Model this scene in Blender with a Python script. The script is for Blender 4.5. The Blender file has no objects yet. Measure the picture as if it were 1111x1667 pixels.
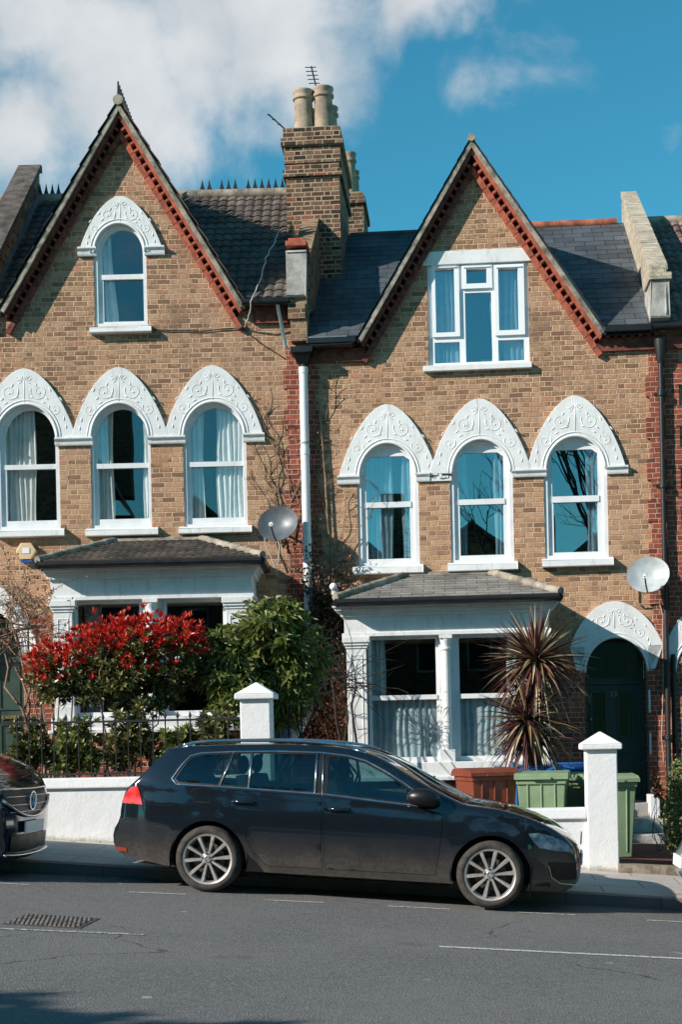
import bpy, bmesh, math, random
from mathutils import Vector, Matrix, noise
from mathutils.geometry import tessellate_polygon, delaunay_2d_cdt
random.seed(7)
PI = math.pi
sc = bpy.context.scene
COL = sc.collection

# ------------------------------------------------------------------ camera, sky, sun, exposure
FPX, CX, YH, ROLL, CAMZ = 2600.0, 555.5, 1200.0, 0.021, 1.53
cam_d = bpy.data.cameras.new('camera'); cam = bpy.data.objects.new('camera', cam_d); COL.objects.link(cam)
cam_d.sensor_fit = 'VERTICAL'; cam_d.sensor_height = 36.0; cam_d.sensor_width = 24.0
cam_d.lens = 36.0 * FPX / 1667.0
cam_d.shift_x = 0.0; cam_d.shift_y = (YH - 833.5) / 1667.0
cam_d.clip_start = 0.1; cam_d.clip_end = 2000
cam.matrix_world = Matrix.Translation((0, 0, CAMZ)) @ Matrix.Rotation(math.radians(90), 4, 'X') @ Matrix.Rotation(-ROLL, 4, 'Z')
sc.camera = cam

SUN = Vector((2.0, 1.0, -1.2)).normalized()          # direction the light travels
sun_el = math.asin(-SUN.z); sun_az = math.atan2(-SUN.x, -SUN.y)
sd = bpy.data.lights.new('sun', 'SUN'); sd.energy = 5.0; sd.angle = math.radians(0.5); sd.color = (1.0, 0.93, 0.84)
so = bpy.data.objects.new('sun', sd); COL.objects.link(so); so.rotation_euler = SUN.to_track_quat('-Z', 'Y').to_euler()
so.location = (-20, -20, 20)

W = bpy.data.worlds.new('World'); sc.world = W; W.use_nodes = True
wt = W.node_tree; wt.nodes.clear()
def wn(t, **k):
    n = wt.nodes.new(t)
    for a, b in k.items(): setattr(n, a, b)
    return n
wl = wt.links.new
sky = wn('ShaderNodeTexSky', sky_type='NISHITA', sun_disc=False); sky.sun_elevation = sun_el; sky.sun_rotation = sun_az
sky.air_density = 1.0; sky.dust_density = 0.0; sky.ozone_density = 2.0
grade = wn('ShaderNodeMixRGB', blend_type='MULTIPLY'); grade.inputs[0].default_value = 1; grade.inputs[2].default_value = (0.34, 1.16, 1.16, 1)
wl(sky.outputs[0], grade.inputs[1])
tc = wn('ShaderNodeTexCoord')
nz = wn('ShaderNodeTexNoise'); nz.inputs['Scale'].default_value = 11.0; nz.inputs['Detail'].default_value = 10; nz.inputs['Roughness'].default_value = 0.58
nz.inputs['Distortion'].default_value = 0.25
wl(tc.outputs['Generated'], nz.inputs['Vector'])
wnz = wn('ShaderNodeTexNoise'); wnz.inputs['Scale'].default_value = 14; wnz.inputs['Detail'].default_value = 6; wl(tc.outputs['Generated'], wnz.inputs['Vector'])
ws = wn('ShaderNodeVectorMath', operation='SUBTRACT'); wl(wnz.outputs['Color'], ws.inputs[0]); ws.inputs[1].default_value = (.5, .5, .5)
warp = wn('ShaderNodeVectorMath', operation='MULTIPLY_ADD'); wl(ws.outputs[0], warp.inputs[0]); warp.inputs[1].default_value = (.09, .09, .09); wl(tc.outputs['Generated'], warp.inputs[2])
def blob(d, r0, r1):                                    # a cloud mass round a direction of the sky
    dv = Vector(d).normalized()
    v = wn('ShaderNodeVectorMath', operation='DISTANCE'); wl(warp.outputs[0], v.inputs[0]); v.inputs[1].default_value = dv
    m = wn('ShaderNodeMapRange'); m.inputs[1].default_value = r0; m.inputs[2].default_value = r1
    m.inputs[3].default_value = 1; m.inputs[4].default_value = 0
    wl(v.outputs['Value'], m.inputs[0]); return m.outputs[0]
def addn(a, b, op='ADD'):
    n = wn('ShaderNodeMath', operation=op); wl(a, n.inputs[0])
    if isinstance(b, (int, float)): n.inputs[1].default_value = b
    else: wl(b, n.inputs[1])
    return n.outputs[0]
def sdir(px, py):
    dx, dy = px - CX, YH - py; c, s = math.cos(ROLL), math.sin(ROLL)
    return Vector(((dx * c + dy * s) / FPX, 1, (-dx * s + dy * c) / FPX))
b1 = addn(addn(blob(sdir(180, 130), 0.0, 0.105), blob(sdir(330, 60), 0.0, 0.085), 'MAXIMUM'), blob(sdir(70, 70), 0.0, 0.055), 'MAXIMUM')
b2 = addn(blob(sdir(470, 15), 0.0, 0.095), blob(sdir(620, -10), 0.0, 0.06), 'MAXIMUM')
b3 = addn(blob(sdir(880, 60), 0.0, 0.075), 0.52, 'MULTIPLY')
b4 = addn(blob((0.2, -1, 0.30), 0.05, 0.5), 0.36, 'MULTIPLY')
b5 = addn(blob((-1.3, -0.4, 0.5), 0.1, 0.7), 0.5, 'MULTIPLY')
b6 = blob(sdir(70, 225), 0.0, 0.062)
mx = addn(addn(addn(addn(addn(b1, b2, 'MAXIMUM'), b6, 'MAXIMUM'), b3, 'MAXIMUM'), b4, 'MAXIMUM'), b5, 'MAXIMUM')
den = addn(addn(addn(nz.outputs[0], 0.5, 'SUBTRACT'), 2.2, 'MULTIPLY'), addn(mx, 1.45, 'MULTIPLY'))
cov = wn('ShaderNodeMapRange', interpolation_type='SMOOTHSTEP'); cov.inputs[1].default_value = 0.22; cov.inputs[2].default_value = 1.15
wl(den, cov.inputs[0])
ccol = wn('ShaderNodeTexNoise'); ccol.inputs['Scale'].default_value = 13; ccol.inputs['Detail'].default_value = 5; wl(tc.outputs['Generated'], ccol.inputs['Vector'])
cr = wn('ShaderNodeValToRGB'); cr.color_ramp.elements[0].position = 0.35; cr.color_ramp.elements[0].color = (4.9, 5.4, 5.8, 1)
cr.color_ramp.elements[1].position = 0.65; cr.color_ramp.elements[1].color = (6.9, 7.1, 7.3, 1); wl(ccol.outputs[0], cr.inputs[0])
mixc = wn('ShaderNodeMixRGB'); wl(cov.outputs[0], mixc.inputs[0]); wl(grade.outputs[0], mixc.inputs[1]); wl(cr.outputs[0], mixc.inputs[2])
bg = wn('ShaderNodeBackground'); bg.inputs[1].default_value = 0.084; wl(mixc.outputs[0], bg.inputs[0])
wo = wn('ShaderNodeOutputWorld'); wl(bg.outputs[0], wo.inputs[0])
sc.view_settings.view_transform = 'Standard'; sc.view_settings.look = 'None'
sc.view_settings.exposure = 0.42; sc.view_settings.gamma = 1
sc.render.engine = 'CYCLES'

# ------------------------------------------------------------------ frames: local x along a facade, y away from the street, z up
class Frame:
    def __init__(s, ox, oy, yaw):
        s.o = Vector((ox, oy)); s.yaw = yaw
        s.ex = Vector((math.cos(yaw), -math.sin(yaw))); s.ey = Vector((math.sin(yaw), math.cos(yaw)))
        s.M = Matrix.Translation((ox, oy, 0)) @ Matrix.Rotation(-yaw, 4, 'Z')
    def p(s, px, py, off=0.0):
        dx, dy = px - CX, YH - py; c, r = math.cos(ROLL), math.sin(ROLL)
        a, b = (dx * c + dy * r) / FPX, (-dx * r + dy * c) / FPX
        t = (off + s.o.dot(s.ey)) / (a * s.ey.x + s.ey.y)
        P = Vector((a * t, t)) - s.o
        return P.dot(s.ex), CAMZ + b * t
    def g(s, px, py, z0, gr):                                          # hit the sloping ground z = z0 - gr*x
        dx, dy = px - CX, YH - py; c, r = math.cos(ROLL), math.sin(ROLL)
        a, b = (dx * c + dy * r) / FPX, (-dx * r + dy * c) / FPX
        x1 = s.ex.x * a + s.ex.y; x0 = -s.o.dot(s.ex)
        t = (z0 - gr * x0 - CAMZ) / (b + gr * x1)
        P = Vector((a * t, t)) - s.o
        return P.dot(s.ex), P.dot(s.ey)
S = Frame(0, 23.2, 0.0785)
_e = S.p(497, 800)[0]; _w = S.M @ Vector((_e, 0, 0))
L = Frame(_w.x, _w.y, 0.014)
YC = -8.25
_xa, _za = S.p(338, 1453, YC); _xb, _zb = S.p(797, 1480, YC)
GR = (_za - _zb) / (_xb - _xa); Z0 = _za + GR * _xa
def road(x): return Z0 - GR * x
print('grade', GR, 'z0', Z0)
KH = 0.11
_kx, KY = S.g(50, 1405, Z0 + KH, GR); _kx2, KY2 = S.g(1090, 1461, Z0 + KH, GR); print('kerb', KY, KY2)
_wx, WY = S.g(130, 1371.5, Z0 + KH + .03, GR); _wx2, WY2 = S.g(985, 1420, Z0 + KH + .03, GR); print('wall', WY, WY2)

# ------------------------------------------------------------------ object helpers
def tag(o, label=None, cat=None, group=None, kind=None):
    if label: o['label'] = label
    if cat: o['category'] = cat
    if group: o['group'] = group
    if kind: o['kind'] = kind
    return o
BASE = {}
def thing(name, label, cat, F, base, group=None, rz=0.0):
    o = bpy.data.objects.new(name, None); COL.objects.link(o); o.empty_display_size = 0.3
    b = Vector(base); o.matrix_world = F.M @ Matrix.Translation(b) @ Matrix.Rotation(rz, 4, 'Z')
    BASE[o.name] = b; tag(o, label, cat, group); return o
def base_of(p): return BASE.get(p.name, Vector((0, 0, 0)))
class MB:
    def __init__(s): s.v = []; s.f = []; s.m = []; s.cm = 0
    def add(s, vs, fs, m=None):
        k = len(s.v); s.v += [tuple(v) for v in vs]; s.f += [tuple(i + k for i in f) for f in fs]; s.m += [s.cm if m is None else m] * len(fs); return s
    def box(s, x0, x1, y0, y1, z0, z1):
        if x0 > x1: x0, x1 = x1, x0
        if y0 > y1: y0, y1 = y1, y0
        if z0 > z1: z0, z1 = z1, z0
        return s.add([(x0,y0,z0),(x1,y0,z0),(x1,y1,z0),(x0,y1,z0),(x0,y0,z1),(x1,y0,z1),(x1,y1,z1),(x0,y1,z1)],
              [(0,3,2,1),(4,5,6,7),(0,1,5,4),(1,2,6,5),(2,3,7,6),(3,0,4,7)])
    def hexa(s, b, t):                                    # 4 bottom points, 4 top points
        return s.add(list(b) + list(t), [(0,3,2,1),(4,5,6,7),(0,1,5,4),(1,2,6,5),(2,3,7,6),(3,0,4,7)])
    def prism(s, poly, y0, y1, holes=()):                 # polygon in x,z extruded along y
        loops = [list(poly)] + [list(h) for h in holes]
        allp = [q for l in loops for q in l]
        tris = tessellate_polygon([[Vector((a, b, 0)) for a, b in l] for l in loops])
        n = len(allp)
        vs = [(a, y0, b) for a, b in allp] + [(a, y1, b) for a, b in allp]
        fs = []
        for t in tris:
            a, b, c = [allp[i] for i in t]
            ar = (b[0]-a[0])*(c[1]-a[1]) - (c[0]-a[0])*(b[1]-a[1])
            if abs(ar) < 1e-12: continue
            t = tuple(t) if ar > 0 else (t[0], t[2], t[1])
            fs.append(t); fs.append(tuple(i + n for i in reversed(t)))
        k = 0
        for li, l in enumerate(loops):
            m = len(l); A = sum(l[i][0]*l[(i+1)%m][1] - l[(i+1)%m][0]*l[i][1] for i in range(m))
            ccw = (A > 0) == (li == 0)
            for i in range(m):
                j = (i + 1) % m
                q = (k+i, k+j, k+j+n, k+i+n)
                fs.append(tuple(reversed(q)) if ccw else q)
            k += m
        return s.add(vs, fs)
    def prismx(s, poly, x0, x1):                          # polygon in y,z extruded along x
        n = len(poly); vs = [(x0, a, b) for a, b in poly] + [(x1, a, b) for a, b in poly]
        tris = tessellate_polygon([[Vector((a, b, 0)) for a, b in poly]])
        fs = [tuple(t) for t in tris] + [tuple(i + n for i in reversed(t)) for t in tris]
        fs += [(i, (i+1) % n, (i+1) % n + n, i + n) for i in range(n)]
        return s.add(vs, fs)
    def tube(s, pts, r, n=8, cap=True, r2=None):
        pts = [Vector(p) for p in pts]; N = len(pts); k = []
        ref = Vector((0, 0, 1))
        for i, p in enumerate(pts):
            d = (pts[min(i+1, N-1)] - pts[max(i-1, 0)])
            d = d.normalized() if d.length > 1e-9 else Vector((0, 0, 1))
            if abs(d.dot(ref)) > 0.95: ref = Vector((0, 1, 0)) if abs(d.y) < .9 else Vector((1, 0, 0))
            u = d.cross(ref).normalized(); w = u.cross(d).normalized(); ref = w
            rr = r if r2 is None else r + (r2 - r) * i / max(1, N - 1)
            if isinstance(r, (list, tuple)): rr = r[i]
            k += [p + (u * math.cos(2*PI*j/n) + w * math.sin(2*PI*j/n)) * rr for j in range(n)]
        fs = [(i*n+j, i*n+(j+1) % n, (i+1)*n+(j+1) % n, (i+1)*n+j) for i in range(N-1) for j in range(n)]
        if cap: fs += [tuple(reversed(range(n))), tuple((N-1)*n+j for j in range(n))]
        return s.add(k, fs)
    def lathe(s, c, prof, n=24, axis='z', closed=False):  # prof: (radius, along)
        c = Vector(c); vs = []
        for r, h in prof:
            for j in range(n):
                a = 2*PI*j/n; u, v = r*math.cos(a), r*math.sin(a)
                vs.append(c + (Vector((u, v, h)) if axis == 'z' else Vector((u, h, v)) if axis == 'y' else Vector((h, u, v))))
        m = len(prof); R = range(m if closed else m-1)
        fs = [(i*n+j, i*n+(j+1) % n, ((i+1) % m)*n+(j+1) % n, ((i+1) % m)*n+j) for i in R for j in range(n)]
        if not closed:
            if prof[0][0] > 1e-6: fs.append(tuple(reversed(range(n))))
            if prof[-1][0] > 1e-6: fs.append(tuple((m-1)*n+j for j in range(n)))
        return s.add(vs, fs)
    def ball(s, c, r, n=10, m=6):
        rx, ry, rz = r if isinstance(r, (tuple, list)) else (r, r, r)
        vs = [(c[0]+rx*math.sin(PI*i/m)*math.cos(2*PI*j/n), c[1]+ry*math.sin(PI*i/m)*math.sin(2*PI*j/n), c[2]+rz*math.cos(PI*i/m)) for i in range(m+1) for j in range(n)]
        fs = [(i*n+j, (i+1)*n+j, (i+1)*n+(j+1) % n, i*n+(j+1) % n) for i in range(m) for j in range(n)]
        return s.add(vs, fs)
    def build(s, name, mat, parent=None, smooth=False, label=None, recalc=False, bevel=0, F=None, org=None, angle=None):
        me = bpy.data.meshes.new(name)
        b = Vector((0, 0, 0)); q = parent
        if org is not None: b = Vector(org)
        elif parent is not None: b = base_of(parent)
        me.from_pydata([(x-b.x, y-b.y, z-b.z) for x, y, z in s.v], [], s.f)
        mats = mat if isinstance(mat, (list, tuple)) else [mat]
        for m in mats: me.materials.append(m)
        if len(mats) > 1: me.polygons.foreach_set('material_index', s.m)
        if recalc:
            bm = bmesh.new(); bm.from_mesh(me); bmesh.ops.remove_doubles(bm, verts=bm.verts, dist=1e-5); bmesh.ops.recalc_face_normals(bm, faces=bm.faces); bm.to_mesh(me); bm.free()
        if smooth: me.polygons.foreach_set('use_smooth', [True] * len(me.polygons))
        me.update()
        if smooth and angle is not None: me.set_sharp_from_angle(angle=math.radians(angle))
        o = bpy.data.objects.new(name, me); COL.objects.link(o)
        if parent is not None: o.parent = parent; BASE[o.name] = b
        if F is not None: o.matrix_world = F.M @ Matrix.Translation(b)
        if bevel:
            md = o.modifiers.new('bevel', 'BEVEL'); md.width = bevel; md.segments = 2; md.limit_method = 'ANGLE'; md.angle_limit = math.radians(40)
        if label: o['label'] = label
        return o
def single(mb, name, mat, F, org, label, cat, group=None, kind=None, **k):
    o = mb.build(name, mat, None, F=F, org=org, **k); return tag(o, label, cat, group, kind)
def copy_tree(o, parent=None):
    c = o.copy(); COL.objects.link(c)
    if parent is not None: c.parent = parent; c.matrix_parent_inverse = o.matrix_parent_inverse.copy()
    for ch in list(o.children): copy_tree(ch, c)
    return c

# ------------------------------------------------------------------ materials
def newmat(name):
    m = bpy.data.materials.new(name); m.use_nodes = True; nt = m.node_tree; nt.nodes.clear()
    out = nt.nodes.new('ShaderNodeOutputMaterial'); p = nt.nodes.new('ShaderNodeBsdfPrincipled'); nt.links.new(p.outputs[0], out.inputs[0])
    return m, nt, p, out
class NT:
    def __init__(s, nt): s.nt = nt
    def n(s, t, **k):
        x = s.nt.nodes.new(t)
        for a, b in k.items(): setattr(x, a, b)
        return x
    def l(s, a, b): s.nt.links.new(a, b)
    def math(s, op, a, b=None, c=None):
        x = s.n('ShaderNodeMath', operation=op)
        for i, q in enumerate((a, b, c)):
            if q is None: continue
            if isinstance(q, (int, float)): x.inputs[i].default_value = q
            else: s.l(q, x.inputs[i])
        return x.outputs[0]
    def noise(s, vec, scale, detail=3, rough=.5, dims='3D'):
        x = s.n('ShaderNodeTexNoise'); x.inputs['Scale'].default_value = scale; x.inputs['Detail'].default_value = detail; x.inputs['Roughness'].default_value = rough
        if vec is not None: s.l(vec, x.inputs['Vector'])
        return x.outputs[0]
    def ramp(s, fac, stops, interp='LINEAR'):
        x = s.n('ShaderNodeValToRGB'); x.color_ramp.interpolation = interp; e = x.color_ramp.elements
        while len(e) < len(stops): e.new(0.5)
        for i, (p, c) in enumerate(stops): e[i].position = p; e[i].color = (c[0], c[1], c[2], 1) if not isinstance(c, (int, float)) else (c, c, c, 1)
        s.l(fac, x.inputs[0]); return x.outputs[0]
    def mix(s, fac, a, b, mode='MIX'):
        x = s.n('ShaderNodeMixRGB', blend_type=mode)
        for i, q in enumerate((fac, a, b)):
            if isinstance(q, (int, float)): x.inputs[i].default_value = q
            elif isinstance(q, tuple): x.inputs[i].default_value = (q[0], q[1], q[2], 1)
            else: s.l(q, x.inputs[i])
        return x.outputs[0]
    def maprange(s, v, a, b, c=0, d=1, smooth=True):
        x = s.n('ShaderNodeMapRange'); 
        if smooth: x.interpolation_type = 'SMOOTHSTEP'
        s.l(v, x.inputs[0]); x.inputs[1].default_value = a; x.inputs[2].default_value = b; x.inputs[3].default_value = c; x.inputs[4].default_value = d
        return x.outputs[0]
    def bump(s, h, strength, dist, p):
        x = s.n('ShaderNodeBump'); x.inputs['Strength'].default_value = strength; x.inputs['Distance'].default_value = dist
        s.l(h, x.inputs['Height']); s.l(x.outputs[0], p.inputs['Normal'])
def plain(name, col, rough=.5, metal=0, var=.12, scale=3.0, bump=0.0, bscale=60, spec=.5, coat=0, col2=None, island=0.0, trans=0, streak=0.0):
    m, nt, p, out = newmat(name); N = NT(nt)
    t = N.n('ShaderNodeTexCoord').outputs['Object']
    f = N.maprange(N.noise(t, scale, 5, .6), .3, .7)
    c2 = col2 or tuple(c * (1 - var * 2) for c in col)
    c = N.mix(f, tuple(min(1, q * (1 + var * .4)) for q in col), c2)
    if streak:
        mp = N.n('ShaderNodeMapping'); mp.inputs['Scale'].default_value = (1, 1, .18); N.l(t, mp.inputs[0])
        c = N.mix(N.maprange(N.noise(mp.outputs[0], 14, 5, .65), .52, .8, 0, streak), c, (.30,.27,.21))
        c = N.mix(N.maprange(N.noise(t, 5, 6, .7), .58, .8, 0, streak), c, (.42,.40,.35))
    if island:
        g = N.n('ShaderNodeNewGeometry').outputs['Random Per Island']
        hs = N.n('ShaderNodeHueSaturation'); N.l(c, hs.inputs['Color']); N.l(N.maprange(g, 0, 1, 1 - island, 1 + island, False), hs.inputs['Value'])
        c = hs.outputs[0]
    N.l(c, p.inputs['Base Color']); p.inputs['Metallic'].default_value = metal
    N.l(N.maprange(N.noise(t, scale * 2.3, 3), .3, .7, max(0.02, rough - .06), min(1, rough + .06)), p.inputs['Roughness'])
    p.inputs['Specular IOR Level'].default_value = spec; p.inputs['Coat Weight'].default_value = coat
    if bump: N.bump(N.noise(t, bscale, 4, .6), bump, .01, p)
    return m
def brickmat(name, stops, mortar, weather=False, H=.0722, PER=.305, mw=.0052, stain=(.10, .08, .06), stain_amt=.45, rough=.9, bump=.7, patch=None):
    m, nt, p, out = newmat(name); N = NT(nt)
    t = N.n('ShaderNodeTexCoord').outputs['Object']
    wob = N.n('ShaderNodeTexNoise'); wob.inputs['Scale'].default_value = 5; wob.inputs['Detail'].default_value = 3; N.l(t, wob.inputs['Vector'])
    wb = N.n('ShaderNodeVectorMath', operation='MULTIPLY_ADD'); N.l(wob.outputs['Color'], wb.inputs[0]); wb.inputs[1].default_value = (.03, .03, .022); N.l(t, wb.inputs[2])
    sp = N.n('ShaderNodeSeparateXYZ'); N.l(wb.outputs[0], sp.inputs[0])
    u = N.math('ADD', sp.outputs[0], sp.outputs[1]); v = N.math('DIVIDE', sp.outputs[2], H)
    row = N.math('FLOOR', v); fv = N.math('FRACT', v)
    rw = N.n('ShaderNodeTexWhiteNoise', noise_dimensions='1D'); N.l(row, rw.inputs['W'])
    odd = N.math('ABSOLUTE', N.math('MODULO', row, 2.0))
    up = N.math('ADD', N.math('ADD', N.math('DIVIDE', u, PER), N.math('MULTIPLY', odd, .5)), N.math('MULTIPLY', rw.outputs['Value'], .14))
    cell = N.math('FLOOR', up); fu = N.math('FRACT', up)
    hd = N.math('GREATER_THAN', fu, .665)
    idx = N.math('ADD', N.math('MULTIPLY', cell, 2.0), hd)
    cv = N.n('ShaderNodeCombineXYZ'); N.l(idx, cv.inputs[0]); N.l(row, cv.inputs[1])
    wnn = N.n('ShaderNodeTexWhiteNoise', noise_dimensions='2D'); N.l(cv.outputs[0], wnn.inputs['Vector'])
    du = N.math('MULTIPLY', N.math('MINIMUM', N.math('MINIMUM', fu, N.math('SUBTRACT', 1.0, fu)), N.math('ABSOLUTE', N.math('SUBTRACT', fu, .665))), PER)
    dv = N.math('MULTIPLY', N.math('MINIMUM', fv, N.math('SUBTRACT', 1.0, fv)), H)
    rag = N.math('MULTIPLY', N.math('SUBTRACT', N.noise(t, 38, 3, .6), .5), .010)
    d = N.math('ADD', N.math('MINIMUM', du, dv), rag)
    mask = N.maprange(d, mw * .55, mw * 1.45)
    big = N.noise(t, .9, 5, .6)
    fac = N.math('ADD', wnn.outputs['Value'], N.math('MULTIPLY', N.math('SUBTRACT', big, .5), .55))
    bc = N.ramp(fac, stops)
    fine = N.noise(t, 55, 4, .7)
    bc = N.mix(N.maprange(fine, .35, .75, 0, .5), bc, tuple(c * .45 for c in stops[0][1]))
    ero = N.math('MULTIPLY', N.maprange(N.noise(t, 13, 5, .7), .48, .64), N.maprange(N.noise(t, .8, 3), .38, .62, .15, 1.0))
    if weather:
        s3 = N.n('ShaderNodeSeparateXYZ'); N.l(t, s3.inputs[0]); hz = N.maprange(N.math('ADD', s3.outputs[2], N.math('MULTIPLY', N.noise(t, .7, 4), 2.0)), 4.6, 7.8)
        ero = N.math('MAXIMUM', ero, N.math('MULTIPLY', N.math('MULTIPLY', hz, N.maprange(N.noise(t, 17, 4, .7), .40, .56)), N.maprange(wnn.outputs['Value'], .1, .9, 1.25, .45, False)))
    bc = N.mix(N.math('MULTIPLY', ero, .72), bc, tuple(c * .8 for c in stops[0][1]))
    st = N.maprange(N.noise(t, 1.7, 6, .65), .5, .72, 0, stain_amt)
    mo = N.mix(N.maprange(N.noise(t, 6, 4), .35, .7, 0, .6), mortar, tuple(c * .55 for c in mortar))
    col = N.mix(mask, mo, bc)
    col = N.mix(st, col, stain)
    if patch: col = N.mix(N.maprange(N.noise(t, 2.3, 3), .60, .66, 0, .6), col, patch)
    N.l(col, p.inputs['Base Color']); p.inputs['Roughness'].default_value = rough; p.inputs['Specular IOR Level'].default_value = .25
    h = N.math('ADD', N.math('MULTIPLY', mask, N.math('ADD', .75, N.math('MULTIPLY', wnn.outputs['Value'], .35))), N.math('MULTIPLY', fine, .55))
    N.bump(h, bump, .014, p); return m
M = {}
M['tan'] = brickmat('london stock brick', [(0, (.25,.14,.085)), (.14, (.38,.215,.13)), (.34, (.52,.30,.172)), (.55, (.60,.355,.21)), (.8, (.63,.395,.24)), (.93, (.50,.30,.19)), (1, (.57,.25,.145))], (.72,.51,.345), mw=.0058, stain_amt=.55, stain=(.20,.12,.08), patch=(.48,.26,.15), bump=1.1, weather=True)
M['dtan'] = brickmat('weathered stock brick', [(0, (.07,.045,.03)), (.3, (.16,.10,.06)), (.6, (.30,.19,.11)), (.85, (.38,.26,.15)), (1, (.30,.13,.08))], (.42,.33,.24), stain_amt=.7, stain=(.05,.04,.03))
M['red'] = brickmat('red brick', [(0, (.17,.045,.03)), (.4, (.32,.075,.045)), (.8, (.42,.11,.06)), (1, (.26,.07,.05))], (.50,.36,.27))
M['chim'] = brickmat('sooty chimney brick', [(0, (.045,.026,.018)), (.3, (.11,.06,.038)), (.55, (.19,.105,.062)), (.8, (.28,.17,.10)), (1, (.30,.09,.055))], (.42,.32,.22), mw=.009, stain_amt=.7, stain=(.045,.035,.03))
M['coping'] = brickmat('pale coping brick', [(0, (.40,.34,.25)), (.5, (.55,.47,.36)), (1, (.62,.55,.43))], (.38,.32,.25), H=.06, stain_amt=.4)
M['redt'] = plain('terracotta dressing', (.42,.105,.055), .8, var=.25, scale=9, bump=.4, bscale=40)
M['redd'] = plain('shade-darkened terracotta dressing', (.20,.055,.035), .85, var=.3, scale=9, bump=.4, bscale=40)  # darker copy of the terracotta, shade of left slopes and eaves in its colour
M['mort'] = plain('verge mortar', (.36,.31,.25), .9, var=.3, scale=7, bump=.7, bscale=30, col2=(.10,.09,.075))
M['white'] = plain('white painted render', (.74,.745,.74), .6, var=.05, scale=4, bump=.25, bscale=35, streak=.55)
M['wood'] = plain('white painted wood', (.74,.75,.76), .42, var=.04, scale=5, streak=.25)
M['upvc'] = plain('white plastic frame', (.82,.83,.84), .3, var=.02)
M['render'] = plain('rendered grey coping', (.42,.40,.37), .9, var=.25, scale=4, bump=.6, bscale=25)
M['black'] = plain('black plastic', (.012,.012,.013), .35, var=.1)
M['iron'] = plain('black painted iron', (.015,.015,.016), .5, var=.2, scale=20)
M['lead'] = plain('lead flashing', (.16,.22,.26), .45, var=.2, scale=6)
M['room'] = plain('dark room walls', (.05,.045,.04), .9)
M['dcope'] = plain('dark weathered coping', (.12,.095,.08), .9, var=.35, scale=5, bump=.8, bscale=18)
M['curt'] = plain('curtain cloth', (.85,.83,.79), .9, var=.06, scale=6)
M['net'] = plain('net curtain', (.66,.69,.70), .9, var=.08, scale=8)
M['floral'] = plain('patterned curtain', (.62,.52,.46), .9, var=.2, scale=16, col2=(.38,.12,.10))
M['slate'] = plain('blue grey slate', (.078,.089,.10), .6, var=.22, scale=1.5, island=.28, bump=.2, bscale=30)
M['slate2'] = plain('weathered brown grey slate', (.24,.22,.20), .7, var=.2, scale=3, island=.22, bump=.3, bscale=30)
M['rtile'] = plain('weathered concrete roof tile', (.115,.090,.074), .8, var=.3, scale=2.5, island=.25, bump=.5, bscale=40)
M['rtile2'] = plain('brown clay roof tile', (.23,.15,.12), .8, var=.3, scale=3, island=.3, bump=.5, bscale=40)
M['ridge'] = plain('ridge tile', (.34,.29,.23), .85, var=.3, scale=5, bump=.5, bscale=30)
M['rridge'] = plain('red clay ridge tile', (.42,.13,.07), .85, var=.3, scale=5, bump=.4, bscale=30)
M['pot'] = plain('buff clay chimney pot', (.42,.31,.22), .8, var=.25, scale=4, bump=.3, bscale=30)
M['vine'] = plain('bare vine stem', (.30,.20,.13), .9, var=.3, scale=8)
M['vined'] = plain('dark vine stem', (.035,.025,.02), .9, var=.3, scale=8)
M['doorg'] = plain('dark green door paint', (.038,.072,.055), .45, var=.1)
M['steel'] = plain('brushed metal', (.5,.5,.5), .35, metal=1)
M['brass'] = plain('brass', (.6,.42,.18), .4, metal=1)
M['earth'] = plain('garden soil', (.05,.038,.028), 1, var=.3, scale=8, bump=.8, bscale=20)
def leafmat(name, cols, rough=.38, trans=.25, spec=.5):
    m, nt, p, out = newmat(name); N = NT(nt)
    g = N.n('ShaderNodeNewGeometry').outputs['Random Per Island']
    c = N.ramp(g, cols); N.l(c, p.inputs['Base Color']); p.inputs['Roughness'].default_value = rough; p.inputs['Specular IOR Level'].default_value = spec
    tr = N.n('ShaderNodeBsdfTranslucent'); N.l(N.mix(.5, c, (.3,.4,.05), 'MIX'), tr.inputs[0]) if trans > .2 else N.l(c, tr.inputs[0])
    mx = N.n('ShaderNodeMixShader'); mx.inputs[0].default_value = trans; N.l(p.outputs[0], mx.inputs[1]); N.l(tr.outputs[0], mx.inputs[2]); N.l(mx.outputs[0], out.inputs[0])
    return m
M['lred'] = leafmat('young red photinia leaves', [(0, (.30,.008,.008)), (.45, (.55,.02,.015)), (.8, (.66,.04,.025)), (1, (.62,.22,.09))], .35, .2)
M['lgrn'] = leafmat('mature green leaves', [(0, (.03,.05,.015)), (.4, (.09,.11,.03)), (.8, (.19,.19,.07)), (1, (.34,.20,.09))], .3, .15)
M['llau'] = leafmat('glossy laurel leaves', [(0, (.05,.075,.02)), (.5, (.14,.17,.04)), (1, (.27,.28,.09))], .36, .22)
M['lhed'] = leafmat('variegated hedge leaves', [(0, (.05,.08,.02)), (.5, (.14,.17,.05)), (1, (.36,.36,.16))], .45, .2)
M['lcor'] = leafmat('purple cordyline leaves', [(0, (.035,.014,.014)), (.35, (.10,.035,.035)), (.6, (.20,.085,.06)), (.8, (.24,.20,.09)), (1, (.52,.42,.28))], .32, .15)
M['lrus'] = leafmat('rusty dry leaves', [(0, (.12,.04,.02)), (.6, (.28,.10,.05)), (1, (.38,.22,.12))], .7, .15)
M['lvin'] = leafmat('dark ivy leaves', [(0, (.012,.018,.008)), (.6, (.03,.035,.014)), (1, (.09,.035,.02))], .5, .1)
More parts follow.
